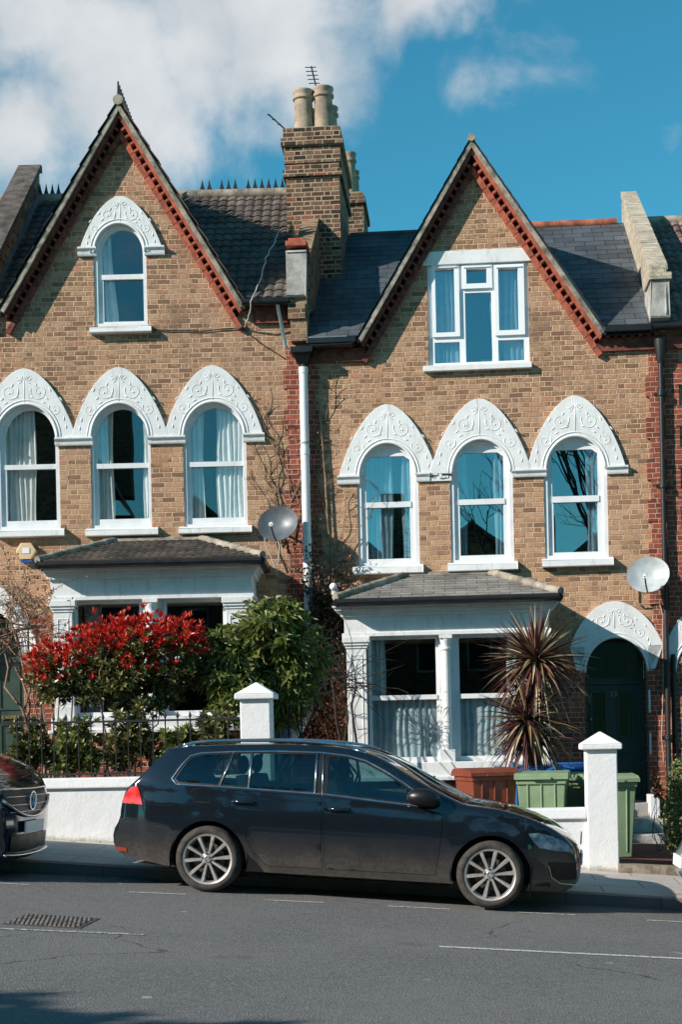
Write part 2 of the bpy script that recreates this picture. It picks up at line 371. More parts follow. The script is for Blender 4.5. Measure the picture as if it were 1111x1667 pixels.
# glass: partly mirror, partly clear
def glassmat(name, tint, base, mult=1.0):
    m, nt, p, out = newmat(name); N = NT(nt); nt.nodes.remove(p)
    t = N.n('ShaderNodeTexCoord').outputs['Object']
    lw = N.n('ShaderNodeLayerWeight'); lw.inputs[0].default_value = .5
    fr5 = N.math('ADD', N.math('MULTIPLY', N.math('POWER', lw.outputs['Facing'], 5.0), .9), .045)
    bp = N.n('ShaderNodeBump'); bp.inputs['Strength'].default_value = .02; bp.inputs['Distance'].default_value = .02; N.l(N.noise(t, 1.6, 1), bp.inputs['Height'])
    fac = N.math('MINIMUM', N.math('ADD', N.math('MULTIPLY', fr5, mult), base), .95)
    tr = N.n('ShaderNodeBsdfTransparent'); tr.inputs[0].default_value = (*tint, 1)
    gl = N.n('ShaderNodeBsdfGlossy'); gl.inputs['Roughness'].default_value = 0.0; gl.inputs[0].default_value = (.95,.97,1,1); N.l(bp.outputs[0], gl.inputs['Normal'])
    mx = N.n('ShaderNodeMixShader'); N.l(fac, mx.inputs[0]); N.l(tr.outputs[0], mx.inputs[1]); N.l(gl.outputs[0], mx.inputs[2]); N.l(mx.outputs[0], out.inputs[0]); return m
M['recess'] = plain('shade-black recess', (.02,.012,.010), .95)  # near-black colour stands in for the shade between the dentils
M['glass'] = glassmat('window glass', (.93,.95,.95), .05, 1.0)
M['glassR'] = glassmat('coated window glass', (.74,.83,.86), .17, 1.2)
M['glassG'] = glassmat('ground floor window glass', (.80,.85,.86), .0, .8)
M['glassD'] = glassmat('dark door glass', (.08,.08,.08), .0, .3)
# ------------------------------------------------------------------ building helpers
def arch_poly(x0, x1, z0, zs, zt, n=20, inset=0.0):
    x0 += inset; x1 -= inset; z0 += inset; zt -= inset
    cx, a, b = (x0+x1)/2, (x1-x0)/2, zt-zs
    return [(x0, z0), (x1, z0)] + [(cx + a*math.cos(PI*i/n), zs + b*math.sin(PI*i/n)) for i in range(n+1)]
def rect(x0, x1, z0, z1): return [(x0,z0),(x1,z0),(x1,z1),(x0,z1)]
def tile_rows(mb, A, B, Cc, D, tw, th, kind='slate', lip=.012, amp=.018, seed=1):
    A, B, Cc, D = map(Vector, (A, B, Cc, D)); rnd = random.Random(seed)
    ex = (B - A).normalized(); up0 = D - A; up = (up0 - ex * up0.dot(ex)); H = up.length; up = up / H
    nrm = ex.cross(up).normalized()
    if nrm.z < 0: nrm = -nrm
    rows = max(1, round(H / th)); th = H / rows
    xl0, xl1 = 0.0, up0.dot(ex); xr0, xr1 = (B - A).dot(ex), (Cc - A).dot(ex)
    for k in range(rows):
        t0, t1 = k / rows, (k + 1) / rows
        la, lb = xl0 + (xl1-xl0)*t0, xl0 + (xl1-xl0)*t1; ra, rb = xr0 + (xr1-xr0)*t0, xr0 + (xr1-xr0)*t1
        off = tw * (.5 * (k % 2))
        lo, hi = min(la, lb), max(ra, rb)
        i = math.floor((lo - off) / tw)
        while off + i*tw < hi:
            u0, u1 = off + i*tw, off + (i+1)*tw; i += 1
            g = tw * (.012 if kind == 'slate' else .0)
            bl, br, tl, tr = max(u0+g, la), min(u1-g, ra), max(u0+g, lb), min(u1-g, rb)
            if br - bl < .004 and tr - tl < .004: continue
            if br < bl: bl = br = (bl+br)/2
            if tr < tl: tl = tr = (tl+tr)/2
            j = rnd.uniform(-.2, .2) * lip; n = 1 if kind == 'slate' else 6
            vs = []; 
            for q in range(n + 1):
                f = q / n
                a = bl + (br-bl)*f; b = tl + (tr-tl)*f
                if kind == 'slate': ha = hb = 0
                else:
                    ha = amp * abs(math.sin(PI * (a - u0) / tw * (2 if kind == 'roman' else 1))) ** .8; hb = amp * abs(math.sin(PI * (b - u0) / tw * (2 if kind == 'roman' else 1))) ** .8
                P = A + ex*a + up*(H*t0 - .004); Q = A + ex*b + up*(H*t1 + .01)
                vs += [P + nrm*(lip + ha + j), Q + nrm*(hb + .001), P + nrm*(ha - .004)]
            fs = []
            for q in range(n): fs += [(3*q, 3*q+3, 3*q+4, 3*q+1), (3*q+2, 3*q+5, 3*q+3, 3*q)]
            mb.add(vs, fs)
    return mb
def hood_shape(x0, x1, zb, za, n=16, k=.62, xa=None):
    xc = (x0+x1)/2 if xa is None else xa; h = za - zb; pts = []
    for i in range(n+1):
        t = math.sin(PI/2 * i / n) if i < n else 1.0
        wdt = k*math.sqrt(max(0, 1-t*t)) + (1-k)*(1-t)
        pts.append((wdt, zb + h*t))
    return [(xc + (x1-xc)*w, z) for w, z in pts] + [(xc - (xc-x0)*w, z) for w, z in reversed(pts[:-1])]
def spiral(mb, cx, cz, r0, y, turns, sgn, th0, r, n=22):
    pts = []
    for i in range(n):
        f = i/(n-1); rr = r0 * (1 - .82*f); a = th0 + sgn*turns*2*PI*f
        pts.append((cx + rr*math.cos(a), y, cz + rr*math.sin(a)))
    mb.tube(pts, r, 5, r2=r*.6); mb.ball((pts[-1][0], y, pts[-1][2]), (r*1.9, r*1.2, r*1.9), 7, 4)
def relief(house, xc, hw, zb, za, y):
    """scroll and palmette relief on a hood"""
    mb = MB(); H = za - zb; r = .0085
    for s in (-1, 1):
        spiral(mb, xc + s*hw*.30, zb + H*.66, hw*.185, y, 1.35, s, PI/2 + s*1.2, r)
        spiral(mb, xc + s*hw*.62, zb + H*.40, hw*.14, y, 1.25, s, PI/2 + s*1.0, r*.9)
        spiral(mb, xc + s*hw*.12, zb + H*.845, hw*.09, y, 1.0, -s, -PI/2, r*.8)
        for (fx, fz, a) in ((.45,.56,.7),(.52,.68,1.0),(.74,.54,.9),(.79,.26,1.5),(.83,.14,1.6),(.16,.58,.3),(.38,.50,.4),(.24,.76,1.2)):
            c = Vector((xc + s*hw*fx, y, zb + H*fz)); d = Vector((s*-math.cos(a), 0, math.sin(a))) * hw*.055
            mb.tube([c - d, c - d*.3, c + d*.4, c + d], [r*.3, r*1.25, r*1.1, r*.2], 6)
        for i in range(3):
            a = .35 + i*.42; b0 = Vector((xc, y, zb + H*.80)); d = Vector((s*math.sin(a), 0, math.cos(a))) * H*.13
            mb.tube([b0 + d*.2, b0 + d*.6, b0 + d], [r*.3, r*.95, r*.2], 5)
    mb.tube([(xc, y, zb + H*.50), (xc, y, zb + H*.7), (xc, y, zb + H*.95)], [r*.8, r, r*.4], 5)
    return mb
def impost(mb, x0, x1, z0, z1, proj=.085):
    h = z1 - z0
    mb.prismx([(.0, z0), (-proj*.45, z0), (-proj*.55, z0 + h*.18), (-proj*.62, z0 + h*.5), (-proj, z0 + h*.8), (-proj, z1), (.0, z1)], x0, x1)
def curtain(mb, x0, x1, z0, z1, y, folds, amp=.02, flare=0.0, phase=0.0):
    n = max(8, int(folds*8)); vs = []; R = 8
    for k in range(R + 1):
        t = k / R; z = z1 + (z0 - z1) * t
        for i in range(n + 1):
            f = i / n
            x = x0 + (x1 - x0)*f + flare * t * (f if flare > 0 else (1 - f)) + .012*math.sin(7*t + 9*f + phase)
            vs.append((x, y + amp*math.sin(2*PI*folds*f + phase + .5*math.sin(3*t)) + .4*amp*math.sin(5.3*PI*folds*f*.5), z))
    mb.add(vs, [(k*(n+1)+i, k*(n+1)+i+1, (k+1)*(n+1)+i+1, (k+1)*(n+1)+i) for k in range(R) for i in range(n)])
def sash(house, F, spec, glass, curtains=(), label=None, flat=False):
    """arched sash window. spec in photo pixels: frame l, r, arch top, spring, bottom, glass l, r, rail top, rail bottom, glass bottom, sill x0 x1 y0 y1"""
    l, r, top, spr, bot, gl, gr, rt, rb, gb, sx0, sx1, sy0, sy1 = spec
    xm = (l+r)/2; X = lambda q: F.p(q, (spr+bot)/2)[0]; Z = lambda q: F.p(xm, q)[1]
    x0, x1, zt, zs, zb = X(l), X(r), Z(top), Z(spr), Z(bot)
    g0, g1, zr1, zr0, zg = X(gl), X(gr), Z(rt), Z(rb), Z(gb); m = (g0 - x0)
    hole = arch_poly(x0, x1, zb, zs, zt)
    fr = MB(); up_glass = None
    if flat:
        ztg = zs + (zt - zs) * .62; c = (g1-g0) * .13
        up_glass = [(g0, zr1), (g1, zr1), (g1, ztg - c*.7), (g1 - c, ztg), (g0 + c, ztg), (g0, ztg - c*.7)]
    else:
        mt = (Z(top) - zs) * .16
        a = arch_poly(g0, g1, zr1, zs, zt - max(.085, mt))
        up_glass = a
    lo_glass = rect(g0 + .012, g1 - .012, zg, zr0)
    e = .002
    fr.prism(arch_poly(x0 + e, x1 - e, zb + e, zs, zt - e), .055, .12, [up_glass, lo_glass])
    # raised outer lining, and the lower sash set behind the rail
    inn = arch_poly(x0 + m*.45, x1 - m*.45, zb + .05, zs, zt - m*.45)
    fr.prism(arch_poly(x0 + e, x1 - e, zb + e, zs, zt - e), .02, .055, [inn])
    fr.prism(rect(g0 - .01, g1 + .01, zr0 - .004, zr1 + .004), .040, .056)
    w = fr.build('window', M['wood'], house, label=label)
    BASE[w.name] = base_of(house)
    MB().prism(up_glass, .083, .087).prism(lo_glass, .093, .097).build('pane', glass, w)
    s = MB(); a0, b0 = F.p(sx0, sy0, -.10); a1, b1 = F.p(sx1, sy1, -.10)
    b0 = F.p((sx0+sx1)/2, sy0, -.10)[1]; b1 = F.p((sx0+sx1)/2, sy1, -.10)[1]
    s.prismx([(.06, b1), (-.10, b1), (-.115, b1 + .01), (-.11, b0 - .015), (.0, b0 + .02), (.10, b0 + .04), (.10, b1)], a0, a1)
    s.build('sill', M['white'], w, bevel=.006)
    for cu in curtains:
        cx0, cx1, fl, mat = cu[:4]
        cm = MB(); curtain(cm, X(cx0), X(cx1), zb + .02, zt + .02, .150, max(2, abs(cx1-cx0)/8), .018, fl, cx0)
        cm.build('curtain', M[mat], w, smooth=True)
    return hole, (x0, x1, zb, zs, zt)
def room(house, x0, x1, y0, y1, z0, z1, name='room'):
    mb = MB(); mb.add([(x0,y0,z0),(x1,y0,z0),(x1,y1,z0),(x0,y1,z0),(x0,y0,z1),(x1,y0,z1),(x1,y1,z1),(x0,y1,z1)],
                      [(0,1,2,3),(4,7,6,5),(1,5,6,2),(2,6,7,3),(3,7,4,0)])
    mb.build(name, M['room'], house)
def verge(house, A, foot, s, name='verge', grey=None, dark=False):
    """corbelled gable edge: tile strip, red course, dentils, red band. A apex, foot outer end, s=+1 right slope"""
    A, Fo = Vector(A), Vector(foot); d = (Fo - A); Ln = d.length; d /= Ln; n = Vector((-s*abs(d.y), -abs(d.x)))  # inward
    n = Vector((-s * abs(d.y), -abs(d.x)))
    def P(t, o):
        q = A + d*t + n*o
        return (q.x, q.y)
    def t0(o): return max(0, -n.x*o/d.x)
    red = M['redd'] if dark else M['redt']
    def strip(mb, o0, o1, y0, t1a, t1b, y1=.02): mb.prism([P(t0(o0), o0), P(t1a, o0), P(t1b, o1), P(t0(o1), o1)], y0, y1)
    a = MB(); strip(a, .0, .062, -.22, Ln, Ln); a.build('verge_strip', M['mort'] if grey is None else grey, house, bevel=.004)
    b = MB(); strip(b, .061, .108, -.175, Ln + .02, Ln + .04); b.build('brick_course', red, house)
    c = MB(); t = t0(.17) + .03
    while t < Ln + .02:
        c.prism([P(t, .107), P(t + .034, .107), P(t + .034, .172), P(t, .172)], -.15, .02); t += .122
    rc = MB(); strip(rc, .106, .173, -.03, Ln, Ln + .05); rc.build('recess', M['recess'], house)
    c.build('dentils', red, house, bevel=.004)
    e = MB(); g = .20; t = t0(.171)
    while t < Ln + .22:
        t2 = min(t + g, Ln + .22); e.prism([P(max(t, t0(.171)), .171), P(t2 - .007, .171), P(t2 - .007, .247), P(max(t, t0(.247)), .247)], -.075, .02); t = t2
    e.build('brick_band', red, house, bevel=.004)
def finials(mb, p0, p1, n, h, w):
    p0, p1 = Vector(p0), Vector(p1); d = (p1-p0).normalized(); sd = Vector((-d.y, d.x, 0)) * .012
    for i in range(n):
        c = p0 + (p1-p0) * ((i+.5)/n); 
        vs = [c - d*w*.42 + sd, c + d*w*.42 + sd, c + d*w*.18 + Vector((0,0,h*.45)) + sd, c + Vector((0,0,h)) + sd, c - d*w*.18 + Vector((0,0,h*.45)) + sd]
        vs += [v - sd*2 for v in vs]
        mb.add(vs, [(0,1,2,3,4), (9,8,7,6,5)] + [(i2, (i2+1) % 5, (i2+1) % 5 + 5, i2+5) for i2 in range(5)])
def bay(house, F, P, red=False):
    """square bay window; P holds pixel measures at the bay's front plane"""
    off = -P['d']; X = lambda q, o=off: F.p(q, P['ym'], o)[0]; Z = lambda q, o=off: F.p(P['xm'], q, o)[1]
    xl, xr = X(P['l']), X(P['r']); zc1, zc0, zf0, zh = Z(P['corn'][0]), Z(P['corn'][1]), Z(P['frz']), Z(P['head'])
    zs, zsb, zg = Z(P['sill'][0]), Z(P['sill'][1]), P['zg']; y = off
    w = MB(); w.box(xl, xr, y, 0, zf0, zc0)                     # frieze
    w.box(xl - .03, xr + .03, y - .03, 0, zf0 - .05, zf0 + .0)
    w.box(xl + .01, xl + .12, y + .2, 0, zs, zf0 - .05); w.box(xr - .12, xr - .01, y + .2, 0, zs, zf0 - .05)
    w.build('frieze', M['white'], house, bevel=.004)
    c = MB(); h = zc1 - zc0
    for k, (a, b, o) in enumerate(((0, .30, .045), (.30, .52, .075), (.52, .78, .12), (.78, 1.0, P.get('cp', .17)))):
        c.box(xl - o, xr + o, y - o, .0, zc0 + h*a, zc0 + h*b)
    c.build('cornice', M['white'], house, bevel=.008)
    pz = zf0 - .05
    for (a, b) in ((P['pl'][0], P['pl'][1]), (P['pr'][0], P['pr'][1])):
        q = MB(); xa, xb = X(a), X(b); q.box(xa, xb, y, y + .22, zs, pz - .16)
        q.box(xa - .01, xb + .01, y - .012, y + .22, zs, zs + .16)
        for i, (u, v, o) in enumerate(((.16, .12, .015), (.12, .08, .035), (.08, .0, .055))):
            q.box(xa - o, xb + o, y - o, y + .22, pz - u, pz - v)
        q.prism(rect(xa + .05, xb - .05, zs + .25, pz - .25), y - .008, y + .01, [rect(xa + .065, xb - .065, zs + .265, pz - .265)])
        q.build('pilaster', M['white'], house, bevel=.005)
    cx0, cx1 = X(P['col'][0]), X(P['col'][1]); q = MB(); xc = (cx0+cx1)/2 - .02; r = (cx1-cx0)*.27
    q.box(cx0, cx1, y + .10, y + .24, zs, pz)
    q.lathe((xc, y + .06, 0), [(r*1.1, zs + .17), (r, zs + .22), (r*.92, pz - .22), (r*1.2, pz - .205), (r*1.2, pz - .18), (r*1.0, pz - .17), (r*1.0, pz - .13), (r*1.15, pz - .10), (r*1.3, pz - .06), (r*1.3, pz - .05)], 20)
    q.box(xc - r*1.4, xc + r*1.4, y + .06 - r*1.4, y + .14, pz - .05, pz); q.box(xc - r*1.6, xc + r*1.6, y - .02, y + .14, zs, zs + .17); q.build('column', M['white'], house, smooth=True, angle=35)
    sb = MB(); sb.box(xl - .02, xr + .02, y - .05, 0, zsb, zs); sb.box(xl - .06, xr + .06, y - .10, -.0, zsb - .05, zsb + .002); sb.build('sill', M['white'], house, bevel=.008)
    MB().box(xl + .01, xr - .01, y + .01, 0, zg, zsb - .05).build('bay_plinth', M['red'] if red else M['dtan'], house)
    # two sash windows between pilasters
    yw = y + .13
    for (a, b) in P['win']:
        xa, xb = X(a), X(b); f = MB(); zr1, zr0 = Z(P['rail'][0]), Z(P['rail'][1]); t = .045
        ug, lg = rect(xa + t, xb - t, zr1, pz - t), rect(xa + t, xb - t, zs + t*1.6, zr0)
        f.prism(rect(xa, xb, zs, pz), yw, yw + .07, [ug, lg]); f.prism(rect(xa + t*.8, xb - t*.8, zr0 - .003, zr1 + .003), yw - .02, yw + .001)
        win = f.build('window', M['wood'], house); BASE[win.name] = base_of(house)
        MB().prism(ug, yw + .04, yw + .044).prism(lg, yw + .055, yw + .059).build('pane', M['glassG'], win)
        for (c0, c1, mat, full) in P['curt'](a, b):
            cm = MB(); curtain(cm, X(c0), X(c1), zs, (zr0 + .02) if not full else pz, yw + (.135 if full else .10), max(3, abs(c1-c0)/11), .012, 0, a)
            cm.build('curtain', M[mat], win, smooth=True)
    # roof
    ze = Z(P['eave'], off - .28); zr = Z(P['ridge'][2], 0); ra, rb = F.p(P['ridge'][0], P['ridge'][2], 0)[0], F.p(P['ridge'][1], P['ridge'][2], 0)[0]
    ea, eb = F.p(P['eaves'][0], P['eave'], off - .28)[0], F.p(P['eaves'][1], P['eave'], off - .28)[0]; ye = off - .28
    t = MB(); A, B, R0, R1 = (ea, ye, ze), (eb, ye, ze), (ra, -.01, zr), (rb, -.01, zr)
    tile_rows(t, A, B, R1, R0, P['tw'], P['th'], P['tk'], lip=P['lip'])
    tile_rows(t, (ea, -.01, ze), A, R0, R0, P['tw'], P['th'], P['tk'], lip=P['lip'])
    tile_rows(t, B, (eb, -.01, ze), R1, R1, P['tw'], P['th'], P['tk'], lip=P['lip'])
    t.build('bay_roof', P['tm'], house)
    u = MB(); dz = -.02
    for d in (dz, dz - .03): pass
    u.add([(ea, ye, ze-.02), (eb, ye, ze-.02), (rb, 0, zr-.02), (ra, 0, zr-.02), (ea, 0, ze-.02), (eb, 0, ze-.02), (ea, ye, ze-.05), (eb, ye, ze-.05), (eb, 0, ze-.05), (ea, 0, ze-.05)],
          [(0,1,2,3), (0,3,4), (1,5,2), (6,9,8,7), (0,6,7,1), (1,7,8,5), (0,4,9,6)]); u.build('roof_deck', M['black'], house)
    hp = MB()
    for (p, q2) in ((A, R0), (B, R1)):
        p, q2 = Vector(p), Vector(q2); k = 6
        for i in range(k):
            a2, b2 = p.lerp(q2, i/k), p.lerp(q2, (i+1.04)/k); hp.tube([a2 + Vector((0,0,.03)), b2 + Vector((0,0,.022))], .058, 10)
    hp.tube([Vector(R0) + Vector((0,-.02,.0)), Vector(R1) + Vector((0,-.02,.0))], .06, 8)
    hp.build('hip_tiles', P['hm'], house, smooth=True, angle=40)
    g = MB(); zg2 = ze - .045
    pth = [(ea + .02, -.02, zg2), (ea + .02, ye - .02, zg2), (eb - .02, ye - .02, zg2), (eb - .02, -.02, zg2)]
    for i in range(3): g.tube([pth[i], pth[i+1]], .055, 10)
    gz = zc1 + .002
    g.box(xl - .16, xr + .16, y - .16, -.01, gz, zg2); g.build('gutter', M['black'], house)
    return xl, xr
def ridge_tiles(mb, p0, p1, n, r):
    p0, p1 = Vector(p0), Vector(p1)
    for i in range(n): mb.tube([p0.lerp(p1, i/n), p0.lerp(p1, (i+1.03)/n)], r, 10)

# ================================================================== LEFT HOUSE
def zof(F, px, py, off=0): return F.p(px, py, off)[1]
Lp = -5.35                                     # left party line in L's x (frame origin = party pipe)
H1 = thing('terraced_house', 'brick house on the left with round-arched attic window and brown tiled roof', 'house', L, (Lp/2, 0, Z0 + .2), 'terraced houses in a row')
xP = L.p(497, 800)[0]
va = L.p(192, 166, -.22); vr = L.p(397, 497, -.22); vl = (2*va[0] - vr[0] - .02, vr[1] + .01)
zeL = S.p(430, 489, -.12)[1]
wins = []
hA, mA = sash(H1, L, (153, 239, 363, 412, 531, 166, 235, 446, 453, 522, 146, 246, 531, 541), M['glass'], [(150, 178, .10, 'curt')])
wins.append(hA); hoods = [('a', hA, mA)]
specs = [(-6, 97, 657, 716, 862, 8, 92, 756, 763, 847, -6, 104, 862, 874), (148, 246, 655, 714, 860, 158, 242, 754, 761, 844, 139, 257, 860, 872), (299, 402, 653, 710, 858, 310, 397, 751, 758, 842, 291, 410, 857, 868)]
cts = [[(-4, 56, 0, 'curt')], [(150, 183, 0, 'curt'), (232, 246, 0, 'curt')], [(300, 331, 0, 'curt'), (352, 402, 0, 'curt')]]
H1g = []
for sp, ct in zip(specs, cts):
    h, m = sash(H1, L, sp, M['glass'], ct); wins.append(h); H1g.append((h, m))
# door arch of the left house
dx0, dx1 = L.p(-72, 1100)[0], L.p(38, 1100)[0]; dzs, dzt = zof(L, -18, 1062), zof(L, -18, 992); dzb = zof(L, -18, 1262)
wins.append(arch_poly(dx0, dx1, dzb, dzs, dzt))
sA = (va[1]-vr[1])/(vr[0]-va[0])
def under(A, Fo, o):                            # gable wall edge points, offset o under the verge line
    A, Fo = Vector(A), Vector(Fo); d = (Fo-A).normalized(); n = Vector((-math.copysign(abs(d.y), d.x), -abs(d.x))); return A, d, n
wins.append(rect(L.p(124, 1100, -.3)[0], L.p(363, 1100, -.3)[0], zof(L, 250, 1160), zof(L, 250, 985)))
wl_ = [(Lp, Z0 - .8), (0.0, Z0 - .8), (0.0, zeL - .05), (vr[0] + .02, zeL - .05), (vr[0] - .10, vr[1] - .02), (va[0], va[1] - .13), (vl[0] + .10, vl[1] - .02), (vl[0] - .02, zeL - .05), (Lp, zeL - .05)]
# keep openings clear of the bay
MB().prism(wl_, 0, .3, wins).build('wall', M['tan'], H1)
room(H1, Lp + .1, -.15, .31, 3.2, Z0 - .5, zof(L, 300, 905)); room(H1, Lp + .1, -.15, .31, 3.2, zof(L, 300, 900), zof(L, 300, 600)); room(H1, mA[0] - .5, mA[1] + .5, .31, 3, zof(L, 200, 560), zof(L, 200, 340))
# hoods
def do_hood(house, F, m, px0, px1, pyb, pya, k=.62, rel=True, name='window_hood', inner=None, pxa=None, yf=-.055):
    x0, x1 = F.p(px0, pyb)[0], F.p(px1, pyb)[0]; zb, za = zof(F, (px0+px1)/2, pyb), zof(F, (px0+px1)/2, pya)
    xa = (x0+x1)/2 if pxa is None else F.p(pxa, pyb)[0]
    out = hood_shape(x0, x1, zb, za, k=k, xa=xa)
    ix0, ix1, izs, izt = inner or (m[0] + .012, m[1] - .012, m[3], m[4] - .012)
    n = 24; cx, a, b = (ix0+ix1)/2, (ix1-ix0)/2, izt - izs
    inn = [(cx + a*math.cos(PI*i/n), izs + b*math.sin(PI*i/n)) for i in range(n+1)]
    inn = [(ix1, zb)] + inn + [(ix0, zb)] if izs > zb + .003 else inn
    hb = MB(); hb.prism(out[:] + list(reversed(inn)), yf, .02)
    o = hb.build(name, M['white'], house, bevel=.006); BASE[o.name] = base_of(house)
    bd = MB(); bd.tube([(x, -.05, z) for x, z in inn[(1 if izs > zb+.003 else 0):(-1 if izs > zb+.003 else None)]], .020, 6)
    bd2 = [(cx + (a+.05)*math.cos(PI*i/n), -.055, izs + (b+.05)*math.sin(PI*i/n)) for i in range(n+1)]; bd.tube(bd2, .010, 5)
    bd.build('moulding', M['white'], o, smooth=True)
    if rel: relief(house, xa, (x1-x0)/2 * .98, zb, za, yf + .0015).build('relief', M['white'], o, smooth=True)
    return o
do_hood(H1, L, mA, 130, 265, 408, 321)
for (a, b, y1, y0) in ((127, 157, 404, 418), (236, 268, 402, 416)):
    im = MB(); impost(im, L.p(a, y0)[0], L.p(b, y0)[0], zof(L, (a+b)/2, y0), zof(L, (a+b)/2, y1)); im.build('impost', M['white'], H1, bevel=.004)
for (p0, p1, pa), (h, m) in zip(((-40, 124, 601), (116, 275, 599), (267, 429, 596)), H1g):
    do_hood(H1, L, m, p0, p1, 713 if p0 < 200 else 709, pa, yf=-.055 if p0 != 116 else -.058)
for (a, b, y1, y0) in ((-40, -2, 714, 727), (90, 151, 713, 726), (242, 302, 711, 723), (397, 431, 706, 720)):
    im = MB(); impost(im, L.p(a, y0)[0], L.p(b, y0)[0], zof(L, (a+b)/2, y0), zof(L, (a+b)/2, y1)); im.build('impost', M['white'], H1, bevel=.004)
do_hood(H1, L, None, -100, 63, 1064, 948, k=.72, inner=(dx0, dx1, dzs, dzt))
# door of the left house, recessed
dm = MB(); dm.prism(arch_poly(dx0, dx1, dzb, dzs, dzt), .30, .34); d_ = dm.build('door', M['doorg'], H1); BASE[d_.name] = base_of(H1)
q = MB()
for (a, b, c, d2) in ((.12, .44, .15, .75), (.56, .88, .15, .75), (.12, .44, .95, 1.65), (.56, .88, .95, 1.65)):
    w_ = dx1-dx0; q.prism(rect(dx0+w_*a, dx0+w_*b, dzb+c, dzb+d2), .285, .30, [rect(dx0+w_*a+.03, dx0+w_*b-.03, dzb+c+.03, dzb+d2-.03)])
q.box(dx0, dx1, .27, .30, dzs - .14, dzs - .06); q.build('moulding', M['doorg'], d_)
MB().box(dx0+w_*.60, dx0+w_*.86, .27, .285, dzb + .82, dzb + .87).build('letter_plate', M['brass'], d_)
# verges and roof
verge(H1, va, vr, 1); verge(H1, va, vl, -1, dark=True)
yb = 4.3
def gable_roof(house, va, vl, vr, mat, kind, tw, th, lip, yb=yb):
    t = MB(); A = (va[0], -.24, va[1] + .03)
    tile_rows(t, (vr[0]+.03, yb, vr[1]+.0), (vr[0]+.03, -.24, vr[1]+.0), A, (va[0], yb, va[1]+.03), tw, th, kind, lip)
    tile_rows(t, (vl[0]-.03, -.24, vl[1]+.0), (vl[0]-.03, yb, vl[1]+.0), (va[0], yb, va[1]+.03), A, tw, th, kind, lip)
    t.prism([(va[0], va[1] + .02), (vl[0]-.02, vl[1]-.005), (vl[0], vl[1]-.04), (va[0], va[1]-.05), (vr[0], vr[1]-.04), (vr[0]+.02, vr[1]-.005)], -.21, yb)
    t.build('gable_roof', mat, house)
gable_roof(H1, va, vl, vr, M['rtile'], 'roman', .30, .27, .022)
rr = MB(); ridge_tiles(rr, (va[0], -.24, va[1]+.03), (va[0], yb, va[1]+.03), 13, .075); rr.build('ridge_tiles', M['ridge'], H1, smooth=True, angle=40)
fn = MB(); finials(fn, (va[0], -.24, va[1]+.08), (va[0], yb - .3, va[1]+.08), 30, .24, .15); fn.build('ridge_crest', M['iron'], H1)
# main roof (built in L's frame), ridge at 3.6 m
RY = 3.6; zrL = S.p(400, 322, RY)[1]
t = MB(); tile_rows(t, (vr[0] - .02, -.16, zeL), (.02, -.16, zeL), (.02, RY, zrL), (va[0] + .05, RY, zrL), .30, .27, 'roman', .022, amp=.024); t.build('main_roof', M['rtile'], H1); t = MB(); tile_rows(t, (Lp, -.16, zeL), (vl[0] + .02, -.16, zeL), (va[0] - .05, RY, zrL), (Lp, RY, zrL), .30, .27, 'roman', .022, amp=.024); t.build('main_roof', M['rtile'], H1)
t = MB(); t.prismx([(3.0, zeL - .03), (RY, zrL - .03), (7.2, zeL - .03)], Lp, 0.0)
t.add([(vr[0], -.14, zeL-.03), (0, -.14, zeL-.03), (0, RY, zrL-.03), (va[0], RY, zrL-.03)], [(0,1,2,3)]); t.build('roof_deck', M['room'], H1)
t = MB(); ridge_tiles(t, (Lp, RY, zrL + .03), (-.1, RY, zrL + .03), 12, .095); t.build('ridge_tiles', M['ridge'], H1, smooth=True, angle=40)
for (a, b, n) in ((324, 347, 2), (356, 389, 3), (399, 466, 6), (60, 100, 4)):
    fn = MB(); finials(fn, (L.p(a, 310, RY)[0], RY, zrL + .11), (L.p(b, 310, RY)[0], RY, zrL + .11), n, .19, L.p(b,310,RY)[0]/n - L.p(a,310,RY)[0]/n)
    fn.build('ridge_crest', M['iron'], H1)
# gutter right of the gable and its small pipe
g = MB(); gx0, gx1 = L.p(405, 490, -.2)[0], L.p(470, 490, -.2)[0]; zg = zeL - .05
g.tube([(gx0 - .1, -.2, zg), (gx1, -.2, zg)], .055, 10); g.build('gutter', M['black'], H1, smooth=True, angle=50)
g = MB(); a = L.p(452, 498, -.2); b = L.p(465, 566, -.12); g.tube([(a[0], -.2, a[1] + .02), (a[0]+.02, -.16, a[1] - .1), (b[0], -.12, b[1])], .03, 10); g.build('downpipe', M['steel'], H1, smooth=True, angle=50)
# red eave course under the gutter
g = MB(); g.box(vr[0] + .12, -.02, -.06, .01, zeL - .32, zeL - .12); g.box(vr[0] + .1, -.02, -.11, .01, zeL - .12, zeL - .06); g.build('brick_course', M['redd'], H1)
# left party parapet, with its sloping coping
pz0 = S.p(60, 290, RY)[1]; px_ = L.p(62, 292, RY)[0]
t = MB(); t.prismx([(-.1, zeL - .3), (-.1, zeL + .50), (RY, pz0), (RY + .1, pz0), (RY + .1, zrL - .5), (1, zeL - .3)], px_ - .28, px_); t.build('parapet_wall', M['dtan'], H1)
t = MB(); t.prismx([(-.12, zeL + .505), (RY, pz0 + .005), (RY + .1, pz0 + .005), (RY + .1, pz0 + .12), (RY, pz0 + .12), (-.12, zeL + .62)], px_ - .33, px_ + .05); t.build('coping', M['dcope'], H1)
t = MB(); t.prismx([(.2, zeL + .24), (RY, zrL + .02), (RY, zrL + .16), (.2, zeL + .38)], px_, px_ + .02); t.build('flashing', M['lead'], H1)
